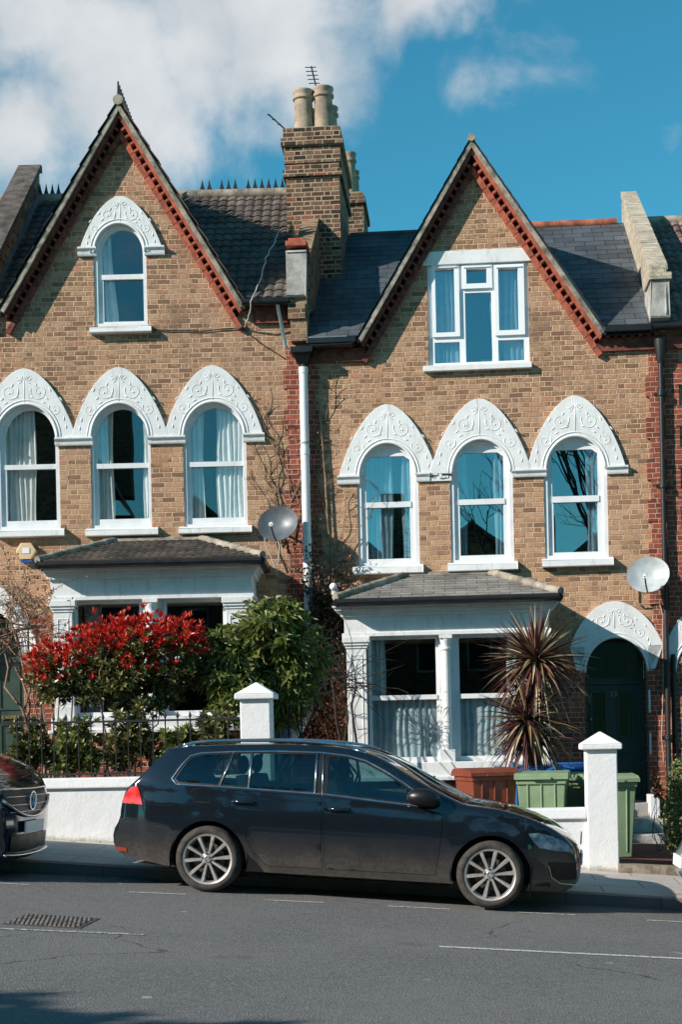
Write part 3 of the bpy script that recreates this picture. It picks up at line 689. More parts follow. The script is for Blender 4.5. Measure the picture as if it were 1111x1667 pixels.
# ground floor bay
bay(H1, L, dict(d=.95, ym=1050, xm=250, l=84, r=412, corn=(916, 941), frz=969, head=977, sill=(1166, 1186), pl=(88, 118), pr=(369, 407), col=(232, 264), win=((119, 231), (265, 368)),
    rail=(1068, 1076), eave=911, eaves=(60, 428), ridge=(190, 325, 881), tw=.24, th=.145, tk='roman', lip=.022, tm=M['rtile'], hm=M['ridge'], zg=Z0 - .3,
    curt=lambda a, b: [(a+14, a+42, 'floral' if a < 200 else 'curt', True)] if a < 200 else []), red=True)
# red brick dressings at the left door and at the party line
t = MB(); t.prism(rect(L.p(40, 1100)[0], L.p(84, 1100)[0], Z0 - .5, zof(L, 60, 1000)), -.015, .01); t.build('brick_pier', M['red'], H1)
def quoins(house, F, px0, px1, ytop, ybot, mat, y=-.03, jig=(.0, .05), side='both'):
    mb = MB(); z1, z0 = zof(F, (px0+px1)/2, ytop), zof(F, (px0+px1)/2, ybot); x0, x1 = F.p(px0, ytop)[0], F.p(px1, ytop)[0]; z = z1; k = 0
    while z > z0:
        h = .0745*4; zz = max(z - h, z0); j = jig[k % 2]; mb.box(x0 - (j if side != 'r' else 0), x1 + (j if side != 'l' else 0), y - .006*(k % 2), .01, zz, z); z = zz; k += 1
    mb.build('brick_pier', mat, house)
quoins(H1, L, 466, 498, 566, 1260, M['red'], side='l')

# ================================================================== RIGHT HOUSE
Rp = S.p(1078, 800)[0]; R0x = xP0 = S.p(497, 800)[0]
H2 = thing('terraced_house', 'brick house on the right with square white attic window and grey slate roof', 'house', S, ((Rp+R0x)/2, 0, Z0 - .1), 'terraced houses in a row')
ra_ = S.p(768, 226, -.22); rr_ = S.p(986, 540, -.22); rl_ = S.p(583, 553, -.22)
zeR = S.p(545, 549, -.12)[1]; zrR = S.p(620, 381, RY)[1]; zeR2 = zeR
wins = []; H2g = []
specs = [(583, 683, 721, 776, 921, 597, 669, 817, 825, 909, 575, 690, 921, 934), (734, 837, 715, 770, 916, 748, 822, 812, 820, 903, 730, 844, 916, 929), (887, 991, 710, 765, 909, 901, 976, 807, 816, 898, 884, 1000, 909, 922)]
cts = [[(586, 640, 0, 'net'), (655, 682, 0, 'net')], [(737, 762, 0, 'net'), (806, 836, 0, 'net')], [(958, 990, 0, 'net')]]
for sp, ct in zip(specs, cts):
    h, m = sash(H2, S, sp, M['glassR'], ct, flat=True); wins.append(h); H2g.append((h, m))
# attic casement window
fx0, fx1 = S.p(697, 510)[0], S.p(862, 510)[0]; fz0, fz1 = zof(S, 778, 596), zof(S, 778, 428)
wins.append(rect(fx0, fx1, fz0, fz1))
def cas():
    K = lambda x, y: S.p(x, y - (0))
    f = MB(); X = lambda q: S.p(q, 510)[0]; Zc = lambda q, xx=778: S.p(xx, q)[1]
    G = [(710, 741, 437, 541, 725), (707, 748, 556, 590, 728), (761, 794, 437, 461, 778), (758, 801, 475, 588, 780), (813, 845, 436, 537, 830), (811, 853, 552, 586, 832)]
    gl = [rect(X(a), X(b), Zc(d, e), Zc(c, e)) for a, b, c, d, e in G]
    f.prism(rect(fx0 + .002, fx1 - .002, fz0 + .002, fz1 - .002), .04, .11, gl)
    for i, (l, r, t, b) in ((0, (704, 749, 431, 548)), (2, (753, 803, 430, 469)), (4, (806, 855, 430, 545))):
        e = G[i][4]; f.prism(rect(X(l), X(r), Zc(b, e), Zc(t, e)), .005, .045, [gl[i]]); 
        f.prism(rect(X(l)+.03, X(r)-.03, Zc(t, e)-.045, Zc(t, e)-.03), -.01, .01)
    w = f.build('window', M['upvc'], H2, bevel=.004, label='white plastic casement window of the attic'); BASE[w.name] = base_of(H2)
    p = MB()
    for g in gl: p.prism(g, .075, .079)
    p.build('pane', M['glassR'], w)
    for (a, b) in ((703, 755), (800, 858)):
        c = MB(); curtain(c, X(a), X(b), fz0, fz1, .15, 6, .018, 0, a); c.build('curtain', M['net'], w, smooth=True)
    c = MB(); c.box(X(783), X(853), .30, .34, fz0 + .02, fz0 + .16); c.build('radiator', M['upvc'], w)
    s = MB(); a, z0 = S.p(690, 604, -.08); b = S.p(867, 598, -.08)[0]; z0 = S.p(778, 601.5, -.08)[1]; s.box(a, b, -.09, .06, z0, fz0 + .015); s.build('sill', M['white'], w, bevel=.008)
    s = MB(); z0 = fz1 - .01; s.box(S.p(687, 420)[0], S.p(866, 420)[0], -.025, .06, z0, zof(S, 778, 407)); s.build('lintel', M['white'], w, bevel=.008)
cas()
dx0, dx1 = S.p(954, 1150)[0], S.p(1057, 1150)[0]; dzs, dzt = zof(S, 1005, 1094), zof(S, 1005, 1037); dzb = zof(S, 1005, 1306)
wins.append(arch_poly(dx0, dx1, dzb, dzs, dzt))
wins.append(rect(S.p(606, 1100, -.3)[0], S.p(856, 1100, -.3)[0], zof(S, 730, 1236), zof(S, 730, 1045)))
wr_ = [(R0x, Z0 - 1.2), (Rp, Z0 - 1.2), (Rp, zeR - .05), (rr_[0] + .02, zeR - .05), (rr_[0] - .10, rr_[1] - .02), (ra_[0], ra_[1] - .13), (rl_[0] + .10, rl_[1] - .02), (rl_[0] - .02, zeR - .05), (R0x, zeR - .05)]
MB().prism(wr_, 0, .3, wins).build('wall', M['tan'], H2)
room(H2, R0x + .1, dx0 - .3, .31, 3.2, Z0 - .7, zof(S, 780, 965)); room(H2, R0x + .1, Rp - .1, .31, 3.2, zof(S, 780, 955), zof(S, 780, 650)); room(H2, fx0 - .4, fx1 + .4, .31, 3.0, fz0 - .2, fz1 + .2)
for (p0, p1, pb, pa), (h, m) in zip(((552, 714, 777, 659), (700, 866, 769, 650), (857, 1020, 765, 645)), H2g):
    do_hood(H2, S, m, p0, p1, pb, pa, inner=(m[0] + .03, m[1] - .03, m[3], m[4] - .0), yf=-.055 if p0 != 700 else -.058)
for (a, b, y1, y0) in ((550, 586, 775, 789), (836, 890, 765, 777), (989, 1023, 759, 772)):
    im = MB(); impost(im, S.p(a, y0)[0], S.p(b, y0)[0], zof(S, (a+b)/2, y0), zof(S, (a+b)/2, y1)); im.build('impost', M['white'], H2, bevel=.004)
bi = MB(); xa, xm, xb = S.p(679, 780)[0], S.p(700, 780)[0], S.p(736, 780)[0]; z0, z1 = zof(S, 705, 784), zof(S, 705, 770)
impost(bi, xa, xm, z0, z1); bi.box(xm - .01, xb, -.035, .01, z0, z0 + .045); rnd = random.Random(4)
for i in range(7):
    u = xm + (xb-xm)*i/7; bi.box(u, u + .045, -.03 - rnd.random()*.03, .01, z0 + .04, z0 + .06 + rnd.random()*.05)
bi.build('impost', M['white'], H2, label='broken impost with bare brick showing', bevel=.004)
MB().prism(rect(xm, xb - .01, z0 + .05, z1), -.022, .01).build('exposed_brick', M['dtan'], H2)
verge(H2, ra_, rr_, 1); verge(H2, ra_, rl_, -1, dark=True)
gable_roof(H2, ra_, rl_, rr_, M['slate'], 'slate', .30, .2, .008, yb=3.9)
rt = MB(); ridge_tiles(rt, (ra_[0], -.24, ra_[1]+.02), (ra_[0], 3.9, ra_[1]+.02), 12, .055); rt.build('ridge_tiles', M['ridge'], H2, smooth=True, angle=40)
t = MB(); yg = lambda xx: RY*(1 - 0); tile_rows(t, (R0x + .05, -.16, zeR), (rl_[0] + .02, -.16, zeR), (ra_[0] - .35, RY, zrR), (R0x + .05, RY, zrR), .32, .215, 'slate', .007); t.build('main_roof', M['slate'], H2); t = MB(); tile_rows(t, (rr_[0] - .02, -.16, zeR), (Rp, -.16, zeR), (Rp, RY, zrR), (ra_[0] + .35, RY, zrR), .32, .215, 'slate', .007); t.build('main_roof', M['slate'], H2)
t = MB(); t.prismx([(3.0, zeR - .03), (RY, zrR - .03), (7.2, zeR - .03)], R0x, Rp)
t.add([(R0x, -.14, zeR-.03), (rl_[0], -.14, zeR-.03), (ra_[0]-.35, RY, zrR-.03), (R0x, RY, zrR-.03), (rr_[0], -.14, zeR-.03), (Rp, -.14, zeR-.03), (Rp, RY, zrR-.03), (ra_[0]+.35, RY, zrR-.03)], [(0,1,2,3), (4,5,6,7)]); t.build('roof_deck', M['room'], H2)
t = MB(); ridge_tiles(t, (S.p(820, 370, RY)[0], RY, zrR + .015), (Rp - .2, RY, zrR + .015), 8, .07); t.build('ridge_tiles', M['rridge'], H2, smooth=True, angle=40)
t = MB(); ridge_tiles(t, (R0x + .5, RY, zrR + .0), (S.p(820, 370, RY)[0], RY, zrR + .0), 6, .045); t.build('ridge_tiles', M['slate'], H2, smooth=True, angle=40)
for (a, b, yy) in ((500, 580, 553), (984, 1062, 545)):
    g = MB()
    xa, za = S.p(a, yy, -.2); xb, zb = S.p(b, yy, -.2); zq = zeR - .05
    g.box(xa, xb, -.26, -.13, zq - .06, zq + .02); g.box(xa, xb, -.14, 0.0, zq - .09, zq - .06); g.build('gutter', M['black'], H2, bevel=.01)
t = MB(); xa = S.p(502, 550, -.25)[0]; xb = S.p(565, 550, -.25)[0]; t.box(xa, xb, -.25, -.19, zeR - .028, zeR - .012); t.build('flashing', M['lead'], H2)
for xa, xb, x0, n in ((R0x + .02, rl_[0] + .1, R0x + .1, 6), (rr_[0] - .1, Rp, rr_[0] + .02, 7)):
    g = MB(); g.box(xa, xb, -.06, .01, zeR - .34, zeR - .15)
    for x in [x0 + i*.115 for i in range(n)]: g.box(x, x + .055, -.13, .01, zeR - .155, zeR - .09)
    g.build('brick_course', M['redd'], H2)
# party parapet by the chimney: rendered kneeler, brick corbel, sloping top
kx0, kx1 = S.p(470, 450, -.1)[0], S.p(499, 450, -.1)[0]; kz1, kz0 = zof(S, 485, 403, -.1), zof(S, 485, 487, -.1)
t = MB(); t.prismx([(-.22, kz0 + .02), (-.24, kz1 - .1), (-.05, kz1), (.5, kz1 - .05), (.5, kz0), (.0, kz0 - .06)], kx0, kx1); t.build('kneeler', M['render'], H2, bevel=.02)
t = MB(); t.box(kx0 + .02, kx1, -.16, .3, kz0 - .62, kz0 - .01); t.box(kx0 - .01, kx1 - .02, -.2, .3, kz0 - .3, kz0 - .08); t.build('corbel', M['dtan'], H2)
t = MB(); t.box(kx0 - .02, kx1 + .03, -.26, .25, kz1 - .02, kz1 + .06); t.box(kx0 + .02, kx1, -.24, .25, kz1 + .06, kz1 + .10); t.build('brick_cap', M['redt'], H2, bevel=.01)
cz = S.p(520, 352, 1.9)[1]
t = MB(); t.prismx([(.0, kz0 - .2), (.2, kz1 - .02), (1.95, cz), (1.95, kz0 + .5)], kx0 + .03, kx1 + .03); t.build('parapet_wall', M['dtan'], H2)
# chimney stack
cx0, cx1 = S.p(466, 300, 1.9)[0], S.p(553, 300, 1.9)[0]; y0, y1 = 1.9, 3.9
czt = S.p(510, 208, 1.9)[1]; czb = S.p(510, 490, 1.9)[1] - .5
c = MB(); c.box(cx0, cx1, y0, y1, czb, czt - .55); c.box(cx0 - .045, cx1 + .045, y0 - .045, y1 + .045, S.p(510, 287, 1.9)[1], S.p(510, 277, 1.9)[1])
c.box(cx0 - .02, cx1 + .02, y0 - .02, y1 + .02, czt - .551, czt - .30); c.box(cx0 - .065, cx1 + .065, y0 - .065, y1 + .065, S.p(510, 237, 1.9)[1], S.p(510, 225, 1.9)[1]); c.box(cx0 - .03, cx1 + .03, y0 - .03, y1 + .03, czt - .301, czt)
ch = c.build('chimney', M['chim'], H2); BASE[ch.name] = base_of(H2)
c = MB(); c.hexa([(cx0-.03,y0-.03,czt),(cx1+.03,y0-.03,czt),(cx1+.03,y1+.03,czt),(cx0-.03,y1+.03,czt)], [(cx0+.2,y0+.2,czt+.10),(cx1-.2,y0+.2,czt+.10),(cx1-.2,y1-.2,czt+.10),(cx0+.2,y1-.2,czt+.10)]); c.build('flaunching', M['mort'], ch)
def pot(x, y, z, h, r, par, mat=None, n=20):
    c = MB(); c.lathe((x, y, z), [(r*1.08, 0), (r*1.06, h*.05), (r*1.0, h*.1), (r*.86, h*.72), (r*.88, h*.76), (r*1.04, h*.79), (r*1.04, h*.84), (r*.9, h*.86), (r*.94, h*.93), (r*1.02, h*.96), (r*1.0, h), (r*.72, h), (r*.70, h*.5)], n)
    c.build('chimney_pot', mat or M['pot'], par, smooth=True, angle=40)
ph = S.p(494, 150, 2.2)[1] - czt - .02
pot(S.p(494.5, 180, 2.2)[0], 2.2, czt + .03, ph - .0, .165, ch); pot(S.p(527, 180, 2.2)[0], 2.2, czt + .03, ph + .03, .165, ch)
pot(S.p(497, 180, 2.9)[0] + .02, 2.9, czt + .03, ph*.95, .16, ch); pot(S.p(531, 180, 2.9)[0] + .03, 2.95, czt + .03, ph*1.02, .165, ch)
pot(S.p(531, 180, 3.5)[0] + .0, 3.55, czt + .03, ph*1.0, .16, ch)
# lower rear stack
rx0, rx1 = S.p(556, 330, 5.6)[0], S.p(592, 330, 5.6)[0]; rz = S.p(575, 312, 5.6)[1]
c = MB(); c.box(rx0, rx1, 5.6, 6.9, zrR - 2, rz); c.box(rx0 - .04, rx1 + .04, 5.55, 6.95, rz - .22, rz - .12); c2 = c.build('chimney', M['chim'], H2, label='low rear chimney behind the tall one'); BASE[c2.name] = base_of(H2)
pot(S.p(569, 280, 5.9)[0], 5.9, rz, S.p(569, 250, 5.9)[1] - rz, .13, c2); pot(S.p(575, 280, 6.5)[0], 6.5, rz, (S.p(569, 250, 5.9)[1] - rz)*.85, .12, c2)
# right party parapet: pale brick coping with rendered kneeler
qx0, qx1 = S.p(1058, 470, -.1)[0], S.p(1087, 470, -.1)[0]; kz1, kz0 = zof(S, 1072, 462, -.12), zof(S, 1072, 524, -.12)
t = MB(); t.prismx([(-.30, kz0 + .03), (-.32, kz1), (.5, kz1), (.5, kz0 - .1), (.0, kz0 - .12)], qx0, qx1); t.box(qx0 + .19, qx0 + .22, -.325, -.30, kz0 + .06, kz1 - .1); t.build('kneeler', M['render'], H2, bevel=.02)
t = MB(); t.box(qx0 - .03, qx1 + .04, -.36, .3, kz1, kz1 + .10); t.box(qx0 + .0, qx1 - .03, -.34, .3, kz1 + .10, kz1 + .20); t.build('coping', M['coping'], H2, bevel=.01)
zt_ = S.p(1035, 312, RY)[1]; zs_ = kz1 + .20
t = MB(); t.prismx([(-.2, kz0), (-.22, zs_ - .06), (RY - .2, zt_ - .10), (RY + .25, zt_ - .10), (RY + .25, zrR - .3), (.5, zeR - .2)], qx0 + .04, qx1 - .02); t.build('parapet_wall', M['coping'], H2)
t = MB(); n = 44
for i in range(n):
    f0, f1 = i/n, (i+.93)/n; ya, yb_ = -.2 + (RY+.15)*f0, -.2 + (RY+.15)*f1; za = zs_ - .05 + (zt_ - .10 - zs_ + .05)*f0; zb = zs_ - .05 + (zt_ - .10 - zs_ + .05)*f1; j = rnd.uniform(-.008, .008)
    t.add([(qx0 - .0, ya, za), (qx1 + .0, ya, za), (qx1 + .0, yb_, zb), (qx0, yb_, zb), (qx0 - .0, ya, za+.10+j), (qx1, ya, za+.10+j), (qx1, yb_, zb+.10+j), (qx0, yb_, zb+.10+j)], [(0,3,2,1),(4,5,6,7),(0,1,5,4),(1,2,6,5),(2,3,7,6),(3,0,4,7)])
t.build('coping', M['coping'], H2)
bay(H2, S, dict(d=.98, ym=1130, xm=730, l=563, r=897, corn=(982, 1000), cp=.15, frz=1027, head=1035, sill=(1240, 1264), pl=(566, 598), pr=(864, 894), col=(716, 744), win=((600, 716), (744, 862)),
    rail=(1130, 1137), eave=971, eaves=(546, 914), ridge=(664, 796, 936), tw=.30, th=.155, tk='slate', lip=.010, tm=M['slate2'], hm=M['ridge'], zg=Z0 - .6,
    curt=lambda a, b: [(a+2, b-2, 'net', False)] + ([(a+3, a+27, 'curt', True)] if a < 650 else [(b-34, b-2, 'curt', True)])))
# ground floor red brickwork either side of the door
t = MB(); zz = zof(S, 930, 1062)
t.prism(rect(S.p(880, 1100)[0], dx0, Z0 - 1.0, zz), -.014, .012); t.build('brick_pier', M['red'], H2)
t = MB(); t.prism(rect(dx1, S.p(1082, 1100)[0], Z0 - 1.0, zof(S, 1068, 1080)), -.014, .012); t.build('brick_pier', M['red'], H2)
quoins(H2, S, 1056, 1080, 578, 1080, M['red'], side='l', y=-.045)
quoins(H2, S, 498, 512, 566, 1260, M['red'], side='r', y=-.035)
# porch and door
do_hood(H2, S, None, 929, 1080, 1052, 979, k=.70, name='door_hood', rel=False, inner=(dx0, dx1, dzs, dzt), pxa=1001)
hb = MB(); zb = zof(S, 1005, 1052); z2 = zof(S, 1005, 1090); a0, a1 = S.p(929, 1052)[0], S.p(1080, 1052)[0]
hb.prism([(a0, zb), (dx0 - .0, zb), (dx0, z2), (dx0 - .12, z2)], -.055, .02); hb.build('hood_foot', M['white'], H2); hb = MB(); hb.prism([(dx1, zb), (a1, zb), (dx1 + .10, z2), (dx1, z2)], -.055, .02)
hb.build('hood_foot', M['white'], H2)
rl = relief(H2, S.p(1001, 1030)[0], (a1 - a0)/2*.9, zof(S, 1001, 1062), zof(S, 1001, 984), -.0535); rl.build('relief', M['white'], H2, smooth=True)
pr = MB(); yd = .55
pr.add([(dx0, .3, dzb), (dx0, yd, dzb), (dx0, yd, dzt+.1), (dx0, .3, dzt+.1)], [(0,1,2,3)]); pr.add([(dx1, .3, dzb), (dx1, .3, dzt+.1), (dx1, yd, dzt+.1), (dx1, yd, dzb)], [(0,1,2,3)])
pr.add([(dx0, .3, dzt+.1), (dx0, yd, dzt+.1), (dx1, yd, dzt+.1), (dx1, .3, dzt+.1)], [(0,1,2,3)]); pr.build('porch_lining', M['red'], H2)
dm = MB(); w_ = dx1 - dx0; gA = [rect(dx0+w_*a, dx0+w_*b, dzb+.95, dzs-.28) for a, b in ((.16, .36), (.60, .79))]; gT = rect(dx0+w_*.1, dx0+w_*.9, dzs - .06, dzt - .05)
dm.prism(rect(dx0, dx1, dzb, dzt + .1), yd, yd + .05, gA + [gT]); d_ = dm.build('door', M['doorg'], H2, bevel=.004); BASE[d_.name] = base_of(H2)
q = MB()
for g in gA + [gT]: q.prism(g, yd + .02, yd + .025)
q.build('pane', M['glassD'], d_)
q = MB()
for g in gA: q.prism([(g[0][0]-.04, g[0][1]-.04), (g[1][0]+.04, g[1][1]-.04), (g[2][0]+.04, g[2][1]+.04), (g[3][0]-.04, g[3][1]+.04)], yd - .02, yd + .001, [g])
for a, b in ((.12, .40), (.56, .84)): q.prism(rect(dx0+w_*a, dx0+w_*b, dzb+.12, dzb+.72), yd - .018, yd + .001, [rect(dx0+w_*a+.035, dx0+w_*b-.035, dzb+.155, dzb+.685)])
q.box(dx0, dx1, yd - .04, yd + .001, dzs - .16, dzs - .10); q.box(dx0, dx0 + .045, yd - .05, yd, dzb, dzs - .16); q.box(dx1 - .06, dx1, yd - .05, yd, dzb, dzs - .16)
q.build('moulding', M['doorg'], d_, bevel=.004)
q = MB(); hx, hz = S.p(962, 1171, yd)[0], zof(S, 962, 1171, yd); q.ball((hx, yd - .05, hz), .028); q.tube([(hx, yd, hz), (hx, yd-.05, hz)], .012, 8); q.build('door_knob', M['steel'], d_, smooth=True)
def text_mesh(body, size, loc, par, mat, name, extr=.004, rz=0, ry=None, F=None):
    cu = bpy.data.curves.new('lettering', 'FONT'); cu.body = body; cu.size = size; cu.extrude = extr; cu.align_x = 'CENTER'; cu.align_y = 'CENTER'
    to = bpy.data.objects.new('lettering', cu); COL.objects.link(to); bpy.context.view_layer.update()
    me = bpy.data.meshes.new_from_object(to); bpy.data.objects.remove(to)
    me.transform(Matrix.Translation(Vector(loc) - base_of(par)) @ Matrix.Rotation(rz, 4, 'Z') @ Matrix.Rotation(PI/2, 4, 'X')); me.materials.clear(); me.materials.append(mat)
    o = bpy.data.objects.new(name, me); COL.objects.link(o); o.parent = par; BASE[o.name] = base_of(par); return o
nx, nz_ = S.p(1000, 1130, yd); text_mesh('13', .11, (nx, yd - .006, nz_), d_, M['brass'], 'house_number')
# steps
st = MB(); zp = Z0 - GR*2 + .12; xs0, xs1 = dx0 - .05, dx1 + .1
zz0 = road((dx0+dx1)/2) + .14; n = 3; hh = (dzb - zz0)/n
for i in range(n): st.box(xs0, xs1, -.32*(n-i) + .02 if i < n else 0, .56, zz0 + hh*i - (.3 if i == 0 else 0), zz0 + hh*(i+1) - .002)
st.build('doorstep', M['render'], H2, bevel=.01)
MB().box(S.p(1058, 1300, -.45)[0], S.p(1074, 1300, -.45)[0], -.55, -.03, zz0 - .1, zof(S, 1065, 1294, -.5)).build('step_cheek', M['white'], H2, bevel=.01)
# jamb quoins painted white on the right of the door
q = MB()
for (y1, y0) in ((1123, 1160), (1193, 1228), (1262, 1290)): q.box(dx1 - .0, S.p(1060, 1150)[0], -.02, .2, zof(S, 1058, y0), zof(S, 1058, y1))
q.build('painted_quoins', M['white'], H2)

# ================================================================== NEXT HOUSE TO THE RIGHT
x3 = Rp + 5.2
H3 = thing('terraced_house', 'brick house cut off by the right edge, with brown roof and white door arch', 'house', S, ((Rp+x3)/2, 0, Z0 - .5), 'terraced houses in a row')
zq = zeR - .05 - .0; a0 = S.p(1101, 1150)[0]; a1 = a0 + .95; b_s, b_t, b_b = dzs - .02, dzt - .02, dzb - .1
MB().prism([(Rp + .001, Z0 - 1.4), (x3, Z0 - 1.4), (x3, zq), (Rp + .001, zq)], .001, .3, [arch_poly(a0, a1, b_b, b_s, b_t)]).build('wall', M['tan'], H3)
room(H3, Rp + .2, x3 - .2, .31, 2, Z0 - 1, zq - .5)
quoins(H3, S, 1081, 1104, 560, 1400, M['red'], side='r', y=-.045)
do_hood(H3, S, None, 1083, 1083 + 158, 1052, 975, k=.70, name='door_hood', inner=(a0, a1, b_s, b_t))
dd = MB(); dd.prism(arch_poly(a0, a1, b_b, b_s, b_t), .3, .34); dd.build('door', M['doorg'], H3)
q = MB()
for (y1, y0) in ((1060, 1125), (1150, 1200)): q.box(S.p(1103, 1150)[0] - .02, a0 + .0, -.052, .1, zof(S, 1106, y0), zof(S, 1106, y1))
q.build('painted_quoins', M['white'], H3)
zr3 = S.p(1095, 361, RY)[1]
t = MB(); tile_rows(t, (Rp + .02, -.16, zeR + .0), (x3, -.16, zeR + .0), (x3, RY, zr3), (Rp + .02, RY, zr3), .26, .30, 'roman', .025, amp=.03); t.build('main_roof', M['rtile2'], H3)
t = MB(); t.prismx([(-.14, zeR - .03), (RY, zr3 - .04), (7.2, zeR - .03)], Rp + .01, x3); t.build('roof_deck', M['room'], H3)
t = MB(); ridge_tiles(t, (Rp + .1, RY, zr3 + .02), (x3, RY, zr3 + .02), 12, .08); t.build('ridge_tiles', M['ridge'], H3, smooth=True, angle=40)
g = MB(); g.tube([(Rp - .1, -.2, zeR - .05), (x3, -.2, zeR - .05)], .06, 10); g.build('gutter', M['black'], H3, smooth=True, angle=50)
g = MB(); g.box(Rp, x3, -.06, .01, zeR - .34, zeR - .15); g.build('brick_course', M['redd'], H3)
# ================================================================== GROUND
def asphalt():
    m, nt, p, out = newmat('worn asphalt'); N = NT(nt); t = N.n('ShaderNodeTexCoord').outputs['Object']
    v = N.n('ShaderNodeTexVoronoi'); v.inputs['Scale'].default_value = 75; N.l(t, v.inputs['Vector'])
    sp = N.ramp(v.outputs['Color'], [(0, (.09,.087,.085)), (.55, (.15,.145,.14)), (.9, (.21,.20,.19)), (1, (.36,.35,.33))])
    big = N.maprange(N.noise(t, .55, 6, .6), .35, .68); c = N.mix(N.math('MULTIPLY', big, .6), sp, (.19,.18,.172))
    mid = N.maprange(N.noise(t, 9, 4, .7), .45, .8, 0, .35); c = N.mix(mid, c, (.07,.068,.065))
    vc = N.n('ShaderNodeTexVoronoi', feature='DISTANCE_TO_EDGE'); vc.inputs['Scale'].default_value = .33
    dn = N.n('ShaderNodeTexNoise'); dn.inputs['Scale'].default_value = 1.4; dn.inputs['Detail'].default_value = 6; N.l(t, dn.inputs['Vector'])
    va2 = N.n('ShaderNodeVectorMath', operation='MULTIPLY_ADD'); N.l(dn.outputs['Color'], va2.inputs[0]); va2.inputs[1].default_value = (.9,.9,0); N.l(t, va2.inputs[2]); N.l(va2.outputs[0], vc.inputs['Vector'])
    crk = N.math('MULTIPLY', N.maprange(vc.outputs[0], .0, .006, 1, 0), N.maprange(N.noise(t, .45, 2), .5, .6)); c = N.mix(N.math('MULTIPLY', crk, .8), c, (.02,.02,.02))
    chip = N.maprange(N.noise(t, 3.1, 2, .5), .74, .76); c = N.mix(N.math('MULTIPLY', chip, .7), c, (.40,.39,.36))
    oil = N.maprange(N.noise(t, 1.1, 4, .6), .62, .74, 0, .45); c = N.mix(oil, c, (.05,.05,.048))
    N.l(c, p.inputs['Base Color']); p.inputs['Roughness'].default_value = .85; p.inputs['Specular IOR Level'].default_value = .3
    N.bump(N.math('ADD', v.outputs['Distance'], N.noise(t, 160, 2)), .8, .006, p); return m
def slabs(name, ca, cb, bw, bh, mortar=(.10,.09,.08)):
    m, nt, p, out = newmat(name); N = NT(nt); t = N.n('ShaderNodeTexCoord').outputs['Object']
    b = N.n('ShaderNodeTexBrick'); b.inputs['Scale'].default_value = 1; b.inputs['Brick Width'].default_value = bw; b.inputs['Row Height'].default_value = bh
    b.inputs['Mortar Size'].default_value = .006; b.inputs['Color1'].default_value = (*ca, 1); b.inputs['Color2'].default_value = (*cb, 1); b.inputs['Mortar'].default_value = (*mortar, 1); N.l(t, b.inputs['Vector'])
    c = N.mix(N.maprange(N.noise(t, 2.2, 6, .65), .4, .75, 0, .5), b.outputs['Color'], tuple(q*.55 for q in ca)); N.l(c, p.inputs['Base Color']); p.inputs['Roughness'].default_value = .9
    N.bump(N.math('ADD', b.outputs['Fac'], N.math('MULTIPLY', N.noise(t, 60, 3), -.4)), -.35, .01, p); return m
def paintmat(name, thr):
    m, nt, p, out = newmat(name); N = NT(nt); t = N.n('ShaderNodeTexCoord').outputs['Object']
    c = N.mix(N.maprange(N.noise(t, 34, 5, .75), thr, thr+.06), (.55,.54,.51), (.14,.136,.132)); N.l(c, p.inputs['Base Color']); p.inputs['Roughness'].default_value = .8; return m
M['asph'] = asphalt(); M['pave'] = slabs('concrete paving slabs', (.50,.44,.385), (.43,.38,.335), .9, .6)
M['kerb'] = slabs('granite kerb', (.20,.19,.18), (.15,.145,.14), .92, 3); M['tilep'] = slabs('red path tiles', (.17,.045,.03), (.11,.03,.022), .15, .15, (.04,.03,.025))
M['line'] = paintmat('worn road paint', .52); M['line2'] = paintmat('very worn road paint', .46); M['castiron'] = plain('worn cast iron', (.22,.185,.16), .6, var=.3, scale=12, metal=.4)
def sheet(name, F, x0, x1, y0, y1, dz, mat, kind='structure', bottom=None, cf=0.0, yr=0.0):
    mb = MB(); n = 12
    xs = [x0 + (x1-x0)*i/n for i in range(n+1)]
    vs = [(x, y, road(x) + dz + cf*(y-yr)) for x in xs for y in (y0, y1)]
    fs = [(2*i, 2*i+2, 2*i+3, 2*i+1) for i in range(n)]
    mb.add(vs, fs)
    if bottom is not None:
        mb.add([(x, y0, road(x) + dz + cf*(y0-yr)) for x in xs] + [(x, y0, road(x) + dz + cf*(y0-yr) - bottom) for x in xs], [(i, i+n+1, i+n+2, i+1) for i in range(n)])
    o = mb.build(name, mat, None, F=S, org=(0, 0, 0)); return tag(o, kind=kind)
ky = (KY + KY2)/2
sheet('ground', S, -150, 150, -160, 160, -.25, M['earth'])
sheet('road', S, -70, 70, -19.6, ky + .02, 0.0, M['asph'])
for nm, y0, y1, dz, mat in (('kerb', ky, ky + .14, KH, M['kerb']),): sheet(nm, S, -70, 70, y0, y1, dz, mat, bottom=.3)
wy = (WY + WY2)/2
sheet('pavement', S, -70, 70, ky + .14, wy + .3, KH + .004, M['pave'], bottom=.1, cf=.018, yr=ky)
gl = KH + .03 + .018*(wy-ky)
sheet('garden_bed', S, -12, 9, wy + .3, .35, gl + .02, M['earth'])
sheet('kerb', S, -70, 70, -19.9, -19.6, KH, M['kerb'], bottom=.3); sheet('pavement', S, -70, 70, -26.0, -19.9, KH + .003, M['pave'])
